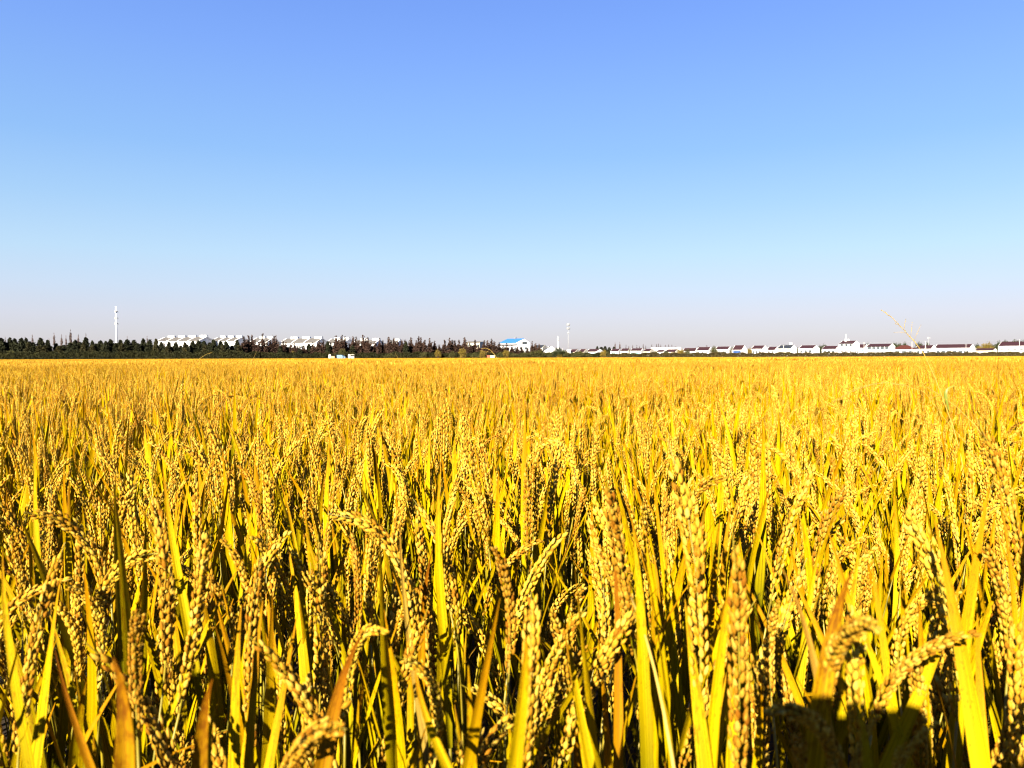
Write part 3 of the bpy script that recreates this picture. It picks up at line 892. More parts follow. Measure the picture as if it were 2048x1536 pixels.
# ------------------------------------------------------------------ the photographer, whose phone casts the shadow in the lower right
def skinned(name, nodes, edges, mat, parent, sub=2):
    names = list(nodes)
    me = bpy.data.meshes.new(name)
    me.from_pydata([nodes[k][0] for k in names], [(names.index(a), names.index(b)) for a, b in edges], [])
    o = link(name, me, parent)
    o.modifiers.new('skin', 'SKIN').use_smooth_shade = True
    if not me.skin_vertices:
        return o
    for i, k in enumerate(names):
        r = nodes[k][1]
        me.skin_vertices[0].data[i].radius = r if isinstance(r, tuple) else (r, r)
    me.skin_vertices[0].data[0].use_root = True
    sd = o.modifiers.new('smooth', 'SUBSURF')
    sd.levels = sd.render_levels = sub
    me.materials.append(mat)
    return o
def photographer():
    body = {'pelvis': ((0, -.52, .76), (.13, .11)), 'belly': ((0, -.51, .90), (.125, .10)), 'chest': ((0, -.48, 1.06), (.15, .11)), 'neck_base': ((0, -.46, 1.16), (.07, .065)),
            'neck': ((0, -.44, 1.215), (.05, .05)), 'jaw': ((0, -.415, 1.27), (.058, .068)), 'face': ((0, -.42, 1.33), (.07, .085)), 'crown': ((0, -.44, 1.405), (.055, .06))}
    edges = [('pelvis', 'belly'), ('belly', 'chest'), ('chest', 'neck_base'), ('neck_base', 'neck'), ('neck', 'jaw'), ('jaw', 'face'), ('face', 'crown')]
    for s, n in ((-1, 'a'), (1, 'b')):
        body.update({'sh' + n: ((s * .17, -.46, 1.11), .055), 'el' + n: ((s * .19, -.28, .98), .040), 'wr' + n: ((s * .085, -.075, 1.185), .024), 'pa' + n: ((s * .072, -.035, 1.225), (.024, .015)),
                     'hip' + n: ((s * .09, -.52, .70), .085), 'kn' + n: ((s * .11, -.44, .40), .055), 'an' + n: ((s * .11, -.52, .12), .036), 'to' + n: ((s * .12, -.40, .085), .034)})
        edges += [('chest', 'sh' + n), ('sh' + n, 'el' + n), ('el' + n, 'wr' + n), ('wr' + n, 'pa' + n), ('pelvis', 'hip' + n), ('hip' + n, 'kn' + n), ('kn' + n, 'an' + n), ('an' + n, 'to' + n)]
        for i, (dz, ln) in enumerate(((.030, .9), (.012, 1.0), (-.006, .95), (-.022, .75))):
            z = 1.245 + dz
            body['f%d0' % i + n] = ((s * .077, -.032, z), .0085)
            body['f%d1' % i + n] = ((s * (.077 - .004), -.010 + .012, z + .003), .0080)
            body['f%d2' % i + n] = ((s * (.077 - .020 * ln), .012, z + .003), .0070)
            edges += [('pa' + n, 'f%d0' % i + n), ('f%d0' % i + n, 'f%d1' % i + n), ('f%d1' % i + n, 'f%d2' % i + n)]
        body['t0' + n] = ((s * .064, -.042, 1.232), .010)
        body['t1' + n] = ((s * .050, -.030, 1.262), .0085)
        edges += [('pa' + n, 't0' + n), ('t0' + n, 't1' + n)]
    o = skinned('person', body, edges, M_SKIN, None, 2)
    o.location.z = -0.05
    tag(o, 'person in a navy jacket standing in the field holding a phone sideways', 'person')
    fat = lambda k, f: (body[k][0], tuple(q * f + .008 for q in body[k][1]) if isinstance(body[k][1], tuple) else body[k][1] * f + .008)
    jk = {k: (body[k][0], r) for k, r in (('belly', .150), ('chest', (.165, .135)), ('neck_base', .082), ('sha', .070), ('ela', .052), ('wra', .036), ('shb', .070), ('elb', .052), ('wrb', .036))}
    jk['waist'] = ((0, -.52, .78), .155)
    jk['hem'] = ((0, -.52, .70), .140)
    skinned('jacket', jk, [('belly', 'waist'), ('waist', 'hem')] + [e for e in edges if e[0] in jk and e[1] in jk], M_JACKET, o)
    for n in 'ab':
        x = body['hip' + n][0][0]
        tr = {'top': ((x * .75, -.52, .80), .095), 'hip': (body['hip' + n][0], .098), 'knee': (body['kn' + n][0], .070), 'ankle': (body['an' + n][0], .052)}
        skinned('trouser_leg', tr, [('top', 'hip'), ('hip', 'knee'), ('knee', 'ankle')], M_METAL_D, o)
    hair = {'a': ((0, -.40, 1.40), .070), 'b': ((0, -.445, 1.40), .088), 'c': ((0, -.475, 1.34), .086), 'd': ((0, -.485, 1.28), .060)}
    skinned('hair', hair, [('a', 'b'), ('b', 'c'), ('c', 'd')], M_HAIR, o)
    for s in (-1, 1):
        m = MB(); m.tube([(s * .028, -.347, 1.335), (s * .028, -.341, 1.335)], [.009, .006], 10)
        part('eye', m, M_HAIR, o, True)
    m = MB(); m.tube([(0, -.345, 1.335), (0, -.325, 1.305), (0, -.34, 1.298)], [.009, .014, .009], 8)
    part('nose', m, M_SKIN, o, True)
    m = MB(); m.box(-.022, .022, -.352, -.342, 1.268, 1.274)
    part('mouth', m, M_SALMON, o)
    ph = thing('phone', 'black mobile phone held sideways by the person', 'phone', (0, -.012, 1.20))
    m = MB(); m.box(-.068, .068, -.0045, .0035, -.0375, .0375)
    part('case', m, M_PHONE, ph)
    m = MB(); m.box(-.064, .064, -.0056, -.0047, -.0345, .0345)
    part('screen', m, M_GLASS, ph)
photographer()

# ------------------------------------------------------------------ distance: trees
def leaf_cluster(mb, r, c, spread, n, size, mat=0):
    for _ in range(n):
        p = Vector(c) + Vector((r.gauss(0, spread), r.gauss(0, spread), r.gauss(0, spread * 0.8)))
        a = Vector((r.gauss(0, 1), r.gauss(0, 1), r.gauss(0, 1))).normalized()
        b = a.cross(Vector((r.gauss(0, 1), r.gauss(0, 1), r.gauss(0, 1)))).normalized()
        s = size * r.uniform(0.6, 1.3)
        mb.add([p - a * s * 0.5, p + b * s * 0.28, p + a * s * 0.5, p - b * s * 0.28], [(0, 1, 2, 3)], mat)

def conifer(r, h, rad, bare=0.0, shape=0.8, whorls=26, dens=9, leaf=0.5, spire=0.0, girth=1.0):
    """h tall; crown of drooping limbs from about a tenth of the height; spire = bare-looking top share"""
    cr, tr = MB(), MB()
    lean = Vector((r.gauss(0, 0.012), r.gauss(0, 0.012), 1)) * h
    tr.tube([lean * t for t in (0, 0.3, 0.6, 0.85, 1.0)], [g * girth for g in (rad * 0.12 + 0.06, rad * 0.09 + 0.04, rad * 0.055 + 0.03, 0.06, 0.025)], 6, 0)
    for i in range(whorls):
        t = 0.10 + 0.88 * (i + r.uniform(0, 0.8)) / whorls
        R0 = rad * min(1.0, (t + 0.06) / 0.2) * (1 - t) ** shape * r.uniform(0.8, 1.15) + 0.1
        if t > 1 - spire:
            R0 *= 0.55
        m = 5 if t < 0.85 else 3
        a0 = r.uniform(0, 6.28)
        for k in range(m):
            if r.random() < bare:
                continue
            a = a0 + 6.28 * k / m + r.uniform(-0.4, 0.4)
            Rk = R0 * r.uniform(0.65, 1.12)
            d = Vector((math.cos(a), math.sin(a), r.uniform(-0.25, 0.15)))
            base = lean * t
            tr.tube([base, base + d * Rk * 0.55, base + d * Rk * 0.95], [0.06, 0.04, 0.02], 3, 0, False)
            for q in (0.25, 0.5, 0.72, 0.92):
                if q * Rk < 0.25 and q > 0.3 and Rk < 0.4:
                    continue
                leaf_cluster(cr, r, base + d * Rk * q, 0.11 + 0.10 * Rk * (1.2 - q), max(2, int(dens * (0.5 if t > 1 - spire else 1) / 2)), leaf)
    return cr, tr

def round_tree(r, h, rad, leaf=0.5, trunk=0.25, n=42, dens=16, squash=0.8):
    cr, tr = MB(), MB()
    tr.tube([(0, 0, 0), (0.05, 0, h * trunk), (0, 0.06, h * 0.6)], [0.22, 0.16, 0.06], 6, 0)
    cz = h * (1 + trunk) / 2 + h * 0.02
    hz = h * (1 - trunk) / 2
    for i in range(n):
        u = r.uniform(-0.75, 1)
        a = r.uniform(0, 6.28)
        q = math.sqrt(max(0, 1 - u * u))
        k = r.uniform(0.45, 0.98)
        c = Vector((math.cos(a) * q * rad * k, math.sin(a) * q * rad * k, cz + u * hz * k * 0.92))
        if i % 4 == 0:
            tr.tube([(0, 0, h * trunk), c * 0.5 + Vector((0, 0, h * trunk * 0.5)), c], [0.09, 0.06, 0.03], 3, 0, False)
        leaf_cluster(cr, r, c, rad * 0.17, dens, leaf)
    return cr, tr

_r = random.Random(77)
TREES = {}
def tree_kind(key, mat_c, mats_n, maker):
    TREES[key] = []
    for i in range(mats_n):
        c, t = maker(_r)
        TREES[key].append((c.mesh('crown', mat_c), t.mesh('trunk', M_BARK)))
tree_kind('dark', M_CONIFER, 6, lambda r: conifer(r, 1.0 * 9, r.uniform(2.4, 3.0), 0.0, r.uniform(0.7, 1.0), 28, 14, 0.66))
tree_kind('bronze', M_CONIFER2, 3, lambda r: conifer(r, 9, r.uniform(2.4, 3.0), 0.0, r.uniform(0.7, 1.0), 28, 14, 0.66))
tree_kind('russet', M_RUSTY, 6, lambda r: conifer(r, 9, r.uniform(1.15, 1.5), 0.12, r.uniform(0.6, 0.85), 30, 8, 0.5, 0.28))
tree_kind('twig', M_GREYTWIG, 3, lambda r: conifer(r, 9, r.uniform(1.3, 1.7), 0.25, r.uniform(0.9, 1.1), 30, 6, 0.34, 0.15, 0.4))
tree_kind('round', M_BROADLEAF, 4, lambda r: round_tree(r, 9, r.uniform(4.0, 4.8), 0.75, 0.16, 90, 20))
tree_kind('olive', M_OLIVE, 4, lambda r: round_tree(r, 9, r.uniform(4.2, 5.2), 0.8, 0.08, 90, 20))
tree_kind('ochre', M_OCHRE, 3, lambda r: round_tree(r, 9, r.uniform(4.2, 5.2), 0.8, 0.10, 90, 20))
TK = {
    'dark': ('conifer', 'dark green conifer in the belt of trees behind the hedge', 'dark green conifers behind the hedge'),
    'bronze': ('conifer', 'olive bronze conifer among the dark green conifers behind the hedge', 'olive bronze conifers behind the hedge'),
    'russet': ('redwood_tree', 'slender russet brown redwood tree in the belt behind the hedge', 'russet redwoods behind the hedge'),
    'twig': ('redwood_tree', 'thin half bare grey brown tree rising above the dark conifers', 'half bare grey brown trees above the conifers'),
    'round': ('broadleaf_tree', 'round dark green broadleaf tree beside the white houses', 'round dark broadleaf trees by the houses'),
    'olive': ('bush', 'rounded olive green bush at the foot of the tree belt', 'olive bushes along the field edge'),
    'ochre': ('bush', 'ochre yellow autumn bush at the foot of the tree belt', 'ochre bushes along the field edge'),
}
def plant(kind, px, ytop, Yd, wide=None, label=None, group=None, name=None):
    """a tree whose top shows at pixel row ytop; wide = crown width in pixels"""
    nm, lb, gp = TK[kind]
    p = at(px, ytop, Yd)
    h = p.z
    o = thing(name or nm, label or lb, 'bush' if (name or nm) == 'bush' else 'tree', (p.x, p.y, 0), _r.uniform(0, 6.28), None if label else gp)
    c, t = _r.choice(TREES[kind])
    sz = h / 9.0
    sx = sz
    if wide is not None:
        own = max(abs(v.co.x) for v in c.vertices) * 2 * (0.66 if kind in ('dark', 'bronze') else 0.85)
        sx = wide * Yd / FPX / own
    M = Matrix.Diagonal((sx, sx, sz, 1))
    link('crown', c, o, M)
    link('trunk', t, o, M)
    return o

# dark conifers, left part of the belt: (pixel column, top row, width)
D = 405.0
def belt(kind, rows, depth=0.0):
    for px, yt, w in rows:
        plant(kind, px, yt, D + depth + _r.uniform(-3, 3), w)
belt('dark', [(2, 676, 24), (20, 675, 18), (29, 677, 20), (43, 676, 19), (52, 676, 16), (66, 685, 22), (81, 676, 22), (95, 679, 20), (112, 686, 22),
              (128, 690, 20), (150, 679, 22), (172, 674, 24), (184, 681, 16), (200, 680, 22), (211, 682, 20), (222, 678, 22), (240, 679, 22), (254, 679, 22),
              (268, 680, 22), (286, 677, 20), (299, 679, 18), (322, 684, 19), (337, 683, 20), (352, 684, 20), (372, 688, 22), (386, 682, 22), (397, 681, 24),
              (407, 681, 22), (419, 685, 20), (428, 678, 20), (441, 682, 22), (453, 682, 22), (463, 690, 18), (474, 679, 20), (485, 688, 18),
              (618, 687, 18), (655, 683, 14), (12, 684, 20), (60, 682, 20), (140, 684, 24), (160, 684, 22), (310, 688, 20), (362, 690, 20), (276, 686, 22), (232, 686, 20), (192, 687, 22)])
belt('bronze', [(56, 684, 18), (78, 690, 20), (166, 684, 18), (312, 677, 14), (185, 690, 18), (244, 685, 20), (90, 691, 22), (370, 683, 14), (206, 690, 18), (335, 692, 20), (410, 690, 18), (447, 690, 18), (478, 690, 18), (118, 691, 20)], -4)
belt('twig', [(10, 672, 9), (50, 672, 8), (65, 668, 10), (108, 664, 11), (123, 667, 9), (132, 669, 8), (141, 657, 13), (157, 667, 10), (172, 665, 9), (254, 670, 7),
              (287, 674, 8), (294, 670, 8), (328, 675, 8), (98, 675, 8), (545, 668, 8), (552, 668, 8)], 5)
rus = [(488, 672, 14), (497, 670, 13), (503, 669, 12), (511, 678, 12), (518, 682, 12), (525, 666, 12), (532, 680, 13), (541, 679, 14), (549, 671, 14), (557, 684, 12),
       (565, 680, 11), (573, 684, 12), (582, 686, 12), (590, 688, 12), (598, 690, 12), (608, 690, 13), (627, 684, 12), (637, 678, 13), (646, 680, 13), (660, 684, 13),
       (670, 670, 12), (676, 674, 11), (683, 669, 12), (690, 672, 12), (698, 686, 12), (706, 672, 13), (711, 673, 11), (718, 681, 13), (728, 669, 13), (736, 674, 12),
       (743, 684, 13), (752, 683, 14), (758, 676, 11), (765, 680, 13), (775, 673, 13), (781, 680, 11), (789, 675, 13), (797, 680, 12), (804, 679, 12), (811, 679, 14),
       (819, 681, 11), (824, 674, 12), (831, 680, 11), (838, 672, 13), (842, 674, 12), (849, 679, 12), (859, 676, 13), (868, 681, 13), (880, 689, 13), (889, 679, 13),
       (898, 675, 12), (904, 679, 12), (910, 680, 13), (918, 679, 12), (927, 674, 13), (933, 683, 11), (940, 685, 13), (949, 679, 13), (957, 688, 12), (968, 680, 13),
       (973, 680, 12), (983, 677, 14), (990, 682, 13), (997, 684, 13), (1006, 690, 13), (1014, 686, 12), (1024, 690, 13), (1034, 692, 12), (1043, 694, 13), (1055, 696, 13), (1064, 682, 9), (1073, 686, 9), (1078, 687, 9)]
belt('russet', [(x, y, w * 1.45) for x, y, w in rus])
belt('russet', [(x + 4, y + 6 + (i * 7) % 5, w * 1.6) for i, (x, y, w) in enumerate(rus) if i % 2 == 0], 6)
belt('russet', [(x, 686 + (i * 5) % 6, 20) for i, x in enumerate((496, 520, 548, 562, 571, 580, 588, 597, 606, 616, 625, 634, 644, 655, 666, 690, 724, 748, 770, 800, 872))], 4)
belt('dark', [(656, 682, 12), (812, 683, 13), (705, 690, 14), (560, 692, 14), (880, 696, 14), (600, 697, 16)], -5)

# distant redwoods behind the village
for px, yt, w in [(1252, 689, 6), (1257, 692, 6), (1265, 690, 5), (1274, 690, 6), (1279, 692, 5), (1287, 688, 6), (1291, 691, 5), (1304, 689, 7), (1313, 688, 6), (1317, 687, 6),
                  (1321, 689, 6), (1331, 690, 7), (1338, 689, 6), (1344, 689, 6), (1352, 692, 7), (1397, 692, 6), (1413, 690, 6), (1240, 693, 8), (1231, 694, 8)]:
    plant('russet', px, yt, 690 + _r.uniform(-10, 10), w, None, None, None)
for px, yt, w in [(1203, 694, 16), (1210, 692, 16), (1219, 694, 14), (1194, 692, 12), (1228, 693, 12)]:
    plant('dark', px, yt, 560 + _r.uniform(-6, 6), w)
for px, w in [(1230, 7), (1240, 7)]:
    plant('twig', px, 683, 700, w, 'pale leafless tree standing far behind the row of maroon roofs' if px == 1230 else 'second pale leafless tree far behind the maroon roofs', None, 'bare_tree')

# bushes along the near edge
for px, yt, w, k in [(1118, 696, 28, 'round'), (1130, 702, 20, 'olive'), (1050, 704, 16, 'olive'), (1075, 700, 30, 'olive'), (1098, 705, 18, 'olive'), (1120, 706, 16, 'ochre'),
                     (1147, 707, 20, 'olive'), (1160, 702, 16, 'olive'), (1176, 708, 18, 'olive'), (925, 698, 18, 'ochre'), (965, 702, 14, 'ochre'), (684, 697, 17, 'olive'), (876, 700, 13, 'ochre'),
                     (848, 704, 16, 'olive'), (1012, 700, 14, 'ochre'), (94, 706, 12, 'ochre'), (117, 705, 12, 'ochre'), (158, 704, 8, 'ochre'), (349, 707, 14, 'ochre'), (325, 703, 14, 'olive'), (372, 703, 8, 'ochre'), (586, 702, 8, 'ochre'),
                     (20, 703, 30, 'olive'), (75, 705, 16, 'olive'), (188, 704, 22, 'olive'), (240, 705, 22, 'olive'), (270, 704, 24, 'olive'), (300, 706, 22, 'olive'), (420, 706, 20, 'olive'), (470, 706, 22, 'olive'), (560, 705, 24, 'olive'),
                     (780, 707, 20, 'olive'), (905, 704, 16, 'olive'), (950, 706, 18, 'olive'), (1000, 706, 16, 'olive'), (1030, 706, 20, 'olive'), (1207, 700, 14, 'ochre'), (1214, 704, 14, 'olive')]:
    plant(k, px, yt, (394 if px < 900 else 390) + _r.uniform(-1, 1) + max(0, px - 1024) * 0.05, w, None if k != 'round' else 'round dark green tree standing alone under the small white tower')

# trees among the houses at the right
for px, yt, w, k in [(1648, 689, 16, 'round'), (1640, 692, 12, 'round'), (1655, 700, 12, 'round'), (1790, 686, 20, 'round'), (1800, 687, 14, 'round'), (1810, 686, 12, 'round'), (1838, 686, 20, 'round'), (1855, 686, 12, 'round'),
                     (1735, 687, 10, 'round'), (1955, 689, 18, 'round'), (1975, 685, 22, 'ochre'), (1962, 692, 20, 'ochre'), (1985, 690, 18, 'round'), (1998, 684, 20, 'round'), (2010, 682, 24, 'round'), (2030, 681, 24, 'round'), (2046, 682, 20, 'round'),
                     (1362, 698, 20, 'ochre'), (1375, 700, 16, 'olive'), (1432, 702, 12, 'olive'), (1332, 702, 14, 'round'), (1250, 706, 16, 'olive'), (1312, 701, 8, 'olive'), (1428, 694, 14, 'olive'), (1465, 696, 12, 'olive'), (1500, 696, 12, 'ochre'), (1594, 697, 12, 'olive'), (1395, 704, 10, 'olive')]:
    lab = {'ochre': 'round tree with ochre yellow autumn leaves among the houses', 'olive': 'small olive green tree between the village houses'}.get(k)
    o = plant(k, px, yt, (520 if k == 'round' else 500) + (px - 1600) * 0.1, w, lab, None, 'broadleaf_tree')
    if lab:
        o['group'] = {'ochre': 'ochre trees among the houses', 'olive': 'small olive trees between the houses'}[k]

# ------------------------------------------------------------------ hedges
def hedge(px0, px1, htop, Y0, Y1, mat, label, seed, depth=2.2):
    """a continuous clipped-looking hedge from column px0 to px1"""
    r = random.Random(seed)
    mb = MB()
    a, b = at(px0, 715, Y0), at(px1, 715, Y1)
    a.z = b.z = 0
    Lh = (b - a).length
    d = (b - a).normalized()
    nrm = Vector((-d.y, d.x, 0))
    n = int(Lh * 300)
    ph = [r.uniform(0, 6.28) for _ in range(4)]
    for i in range(n):
        s = r.uniform(0, Lh)
        H = htop * (0.90 + 0.07 * math.sin(s / 2.1 + ph[0]) + 0.06 * math.sin(s / 0.9 + ph[1]) + 0.05 * math.sin(s / 5.7 + ph[2]))
        if r.random() < 0.2:
            z, w = H * r.uniform(0.92, 1.02), r.uniform(-1, 1) * depth / 2
        else:
            z, w = H * r.uniform(0.02, 1.0), -depth / 2 * r.uniform(0.4, 1.0)
        p = a + d * s + nrm * w + Vector((0, 0, z))
        u = Vector((r.gauss(0, 1), r.gauss(0, 1), r.gauss(0, 1))).normalized()
        v = u.cross(Vector((r.gauss(0, 1), r.gauss(0, 1), r.gauss(0, 1)))).normalized()
        q = r.uniform(0.42, 0.85)
        mb.add([p - u * q * 0.5, p + v * q * 0.3, p + u * q * 0.5, p - v * q * 0.3], [(0, 1, 2, 3)])
    o = part('hedge', mb, mat, None)
    tag(o, label, 'hedge')
    return o
hedge(-60, 520, 5.0, 392, 392, M_HEDGE, 'dark green bushy hedge in front of the dark conifers', 1)
hedge(515, 860, 4.1, 393, 397, M_HEDGE, 'green hedge below the russet redwood trees behind the vehicles', 2)
hedge(855, 1215, 3.9, 397, 406, M_HEDGE, 'low dark hedge from the orange harvester to the first maroon roofs', 3)
hedge(1205, 2110, 3.55, 414, 464, M_HEDGE_B, 'long low brownish hedge in front of the white village houses', 4)

# ------------------------------------------------------------------ houses
def house(px0, px1, yr, ye, Yd, deg, roof, label, D=7.5, wins=((3, 0.5, 0.5),), wall=None, glass=None, gable_win=0, extras=(), name='house', hip=False, over=0.25, group=None):
    """gabled house spanning pixel columns px0..px1; yr, ye = pixel rows of ridge and eave; wins = rows of (count, height, size share)"""
    th = R(deg)
    c = at((px0 + px1) / 2, 700, Yd)
    tx = c.x / c.y
    a = abs(FPX * (math.cos(th) - tx * math.sin(th)) / Yd)
    b = abs(FPX * (-math.sin(th) - tx * math.cos(th)) / Yd)
    Wd = max(2.5, ((px1 - px0) - D * b) / a)
    zr, ze = at((px0 + px1) / 2, yr, Yd).z, at((px0 + px1) / 2, ye, Yd).z
    o = thing(name, label, 'house' if name == 'house' else 'building', (c.x, c.y, 0), th, group)
    w2, d2 = Wd / 2, D / 2
    wl = MB()
    if hip:
        wl.box(-w2, w2, -d2, d2, -0.2, ze)
    else:
        wl.prism([(-d2, -0.2), (d2, -0.2), (d2, ze), (0, zr - 0.25), (-d2, ze)], -w2, w2)
    part('wall', wl, wall or M_WHITE, o)
    rf = MB()
    if hip:
        k = min(w2 * 0.7, d2)
        V = [(-w2 - over, -d2 - over, ze), (w2 + over, -d2 - over, ze), (w2 + over, d2 + over, ze), (-w2 - over, d2 + over, ze), (-w2 + k, 0, zr), (w2 - k, 0, zr)]
        rf.add(V, [(0, 1, 5, 4), (1, 2, 5), (2, 3, 4, 5), (3, 0, 4), (3, 2, 1, 0)])
    else:
        s = (zr - 0.25 - ze) / d2
        e = d2 + 0.35
        zz = ze - 0.35 * s
        rf.prism([(-e, zz + 0.003), (0, zr - 0.247), (e, zz + 0.003), (e, zz + 0.25), (0, zr), (-e, zz + 0.25)], -w2 + 0.11, w2 - 0.11)
    roofo = part('roof', rf, roof, o)
    if not hip:
        for sx in (-1, 1):      # white verge walls standing a little above the tiles
            gw = MB()
            x0, x1 = sorted((sx * (w2 - 0.10), sx * (w2 + 0.05)))
            gw.prism([(-d2 - 0.02, -0.2), (d2 + 0.02, -0.2), (d2 + 0.02, ze + 0.16), (0, zr + 0.10), (-d2 - 0.02, ze + 0.16)], x0, x1)
            part('gable_wall', gw, wall or M_WHITE, o)
        rc = MB(); rc.box(-w2 + 0.23, w2 - 0.23, -0.16, 0.16, zr - 0.05, zr + 0.14)
        part('ridge_cap', rc, roof, roofo)
    for n, zf, sf in wins:
        if n <= 0:
            continue
        pitch = (Wd - 0.9) / n
        ww, wh = pitch * min(0.92, sf * 1.25), 1.55
        for i in range(n):
            x = -w2 + 0.45 + pitch * (i + 0.5)
            z0 = min(ze * (zf + 0.13), ze - wh - 0.25)
            m = MB(); m.box(x - ww / 2, x + ww / 2, -d2 - 0.05, -d2 - 0.003, z0, z0 + wh)
            win = part('window', m, glass or M_GLASS, o)
            m = MB()
            m.box(x - ww / 2 - 0.12, x + ww / 2 + 0.12, -d2 - 0.16, -d2 - 0.053, z0 - 0.14, z0 - 0.003)
            part('sill', m, wall or M_WHITE, win)
    for i in range(gable_win):
        z0 = ze * (0.35 + 0.42 * i)
        for yy in (-d2 * 0.45, d2 * 0.35):
            m = MB(); m.box(w2 + 0.053, w2 + 0.10, yy - 0.7, yy + 0.7, z0, z0 + 1.3)
            part('window', m, M_GLASS, o)
    for e in extras:
        if e == 'band':          # projecting eave band above a loggia
            m = MB(); m.box(-w2 + 0.24, w2 - 0.24, -d2 - 0.95, -d2 - 0.36, ze * 0.52, ze * 0.64)
            part('balcony', m, wall or M_WHITE, o)
        elif e == 'canopy':
            m = MB(); m.box(-w2 + 0.24, w2 - 0.24, -d2 - 0.8, -d2 - 0.41, ze * 0.93, ze * 1.0)
            part('fascia', m, wall or M_WHITE, o)
        elif e == 'tank':
            m = MB(); m.box(w2 * 0.35, w2 * 0.35 + 1.5, -0.6, 0.6, zr + 0.15, zr + 1.5)
            part('water_tank', m, M_WHITE, o)
        elif e == 'spire':
            m = MB(); m.tube([(-w2 * 0.5, 0, zr - 0.3), (-w2 * 0.5, 0, zr + 1.5), (-w2 * 0.5, 0, zr + 4.4)], [0.75, 0.4, 0.12], 8)
            part('spire', m, M_WHITE, o)
            m = MB(); m.box(-w2 * 0.5 + 0.78, -w2 * 0.5 + 2.2, -0.5, 0.5, zr + 0.15, zr + 1.2)
            part('water_tank', m, M_WHITE, o)
    return o

RR, RO, RG, RS = M_ROOF_RED, M_ROOF_ORANGE, M_ROOF_GREY, M_ROOF_SLATE
HS = 1
# middle of the picture
house(1066, 1095, 690.5, 695.5, 470, -28, RS, 'pale house with a dark grey roof partly behind the bushes', 7, ((3, 0.5, 0.4),), M_CREAM)
house(1092, 1109, 692.5, 702, 455, -64, RS, 'small white gabled shed between the dark roofed house and the tower', 9, ((0, 0, 0),))
house(1139, 1160, 699, 703.5, 500, -30, RR, 'low house with maroon roof beside the telecom mast base', 7, ((2, 0.35, 0.4),), M_CREAM)
house(1157, 1177, 698.7, 704, 496, -30, RR, 'low cream house with maroon roof and pale gable near the mast', 7, ((3, 0.35, 0.4),), M_CREAM)
house(1172, 1207, 698.5, 703, 500, -38, RR, 'maroon roofed house with a bright white gable before the gap in the row', 8, ((3, 0.35, 0.45),), None, M_GLASS_TEAL)
house(1221, 1244, 698, 702.5, 500, -26, RR, 'first house of the long white terrace with maroon roof and green windows', 7, ((3, 0.38, 0.5),), None, M_GLASS_TEAL)
house(1241, 1263, 697.2, 701.5, 501, -26, RR, 'second house of the terrace with cream wall and maroon roof', 7, ((3, 0.36, 0.5),), M_CREAM)
house(1260, 1290, 697, 702, 500, -30, RR, 'white end house of the terrace with teal glazing under a maroon roof', 7.5, ((5, 0.36, 0.8),), None, M_GLASS_TEAL, 0, ('canopy',))
house(1286, 1310, 698, 702.5, 501, -34, RR, 'small cream house with maroon roof behind the terrace end', 8, ((3, 0.4, 0.4),), M_CREAM)
house(1313, 1334, 700, 703.5, 505, -30, RR, 'low maroon roofed house half hidden by a round bush', 7, ((2, 0.4, 0.4),))
house(1330, 1361, 698.7, 703.5, 500, -36, RR, 'maroon roofed house with a peaked white gable beside yellow trees', 8, ((4, 0.4, 0.4),), M_CREAM)
house(1366, 1396, 696.5, 702, 500, -26, RR, 'house with teal glazed front under a maroon roof', 7, ((6, 0.3, 0.86),), None, M_GLASS_TEAL)
house(1393, 1426, 694.5, 700.5, 498, -34, RR, 'white house with maroon roof and three upright dark windows', 8, ((3, 0.42, 0.3),), None, None, 1)
house(1430, 1465, 693.5, 699, 495, -36, RR, 'white house with maroon roof and one wide dark window', 8, ((2, 0.42, 0.55),), None, None, 0, ('canopy',))
house(1464, 1495, 691, 700, 485, -40, RR, 'white house with steep maroon roof and a dark blue window band', 8.5, ((1, 0.45, 0.92),), None, M_GLASS_BLUE, 0, ('canopy',))
house(1302, 1362, 695, 697.2, 640, -12, M_WHITE, 'long low white factory hall behind the maroon roofs', 10, ((7, 0.5, 0.3),), None, None, 0, (), 'factory_hall')
# right hand row
house(1502, 1536, 691.5, 698, 490, -44, RR, 'plain white house with maroon roof, first left of the slate roofed one', 8, ((3, 0.42, 0.35),), None, None, 0, ('canopy',))
house(1533, 1560, 694, 699.5, 492, -44, RR, 'low link house with maroon roof against the slate roofed house', 7, ((2, 0.45, 0.3),))
house(1555, 1594, 690, 696.5, 490, -44, RS, 'white house with a slate blue roof and a water tank on top', 8.5, ((3, 0.4, 0.5), (3, 0.75, 0.5)), None, M_CREAM, 0, ('tank',))
house(1597, 1639, 691, 697, 490, -46, RR, 'white house with maroon roof standing between two dark trees', 9, ((3, 0.45, 0.45),), None, None, 0, ('canopy',))
house(1644, 1682, 692.3, 697.5, 492, -44, RR, 'single storey white house with three windows left of the tall house', 8, ((3, 0.42, 0.5),))
house(1678, 1719, 682, 687.5, 488, -46, RR, 'tallest white house of the row with a slim white spire', 9, ((3, 0.32, 0.4), (3, 0.74, 0.4)), None, None, 1, ('spire', 'band'))
house(1713, 1738, 689, 695, 496, -46, RR, 'recessed house with dark glazed ground floor beside the tall house', 7, ((3, 0.42, 0.8),), None, M_GLASS_TEAL, 0, ('band',))
house(1733, 1790, 688, 693, 492, -46, RR, 'wide two storey white house with a row of small windows', 9, ((5, 0.32, 0.34), (5, 0.72, 0.62)), None, None, 1, ('band',))
house(1786, 1832, 690.5, 698.5, 494, -30, RO, 'house with a brick red hipped roof beside the wide white house', 9, ((3, 0.42, 0.5),), None, None, 0, (), 'house', True, 0.6)
house(1830, 1873, 691, 697, 498, -50, RR, 'maroon roofed house behind the two leaning poles', 8, ((3, 0.4, 0.35),))
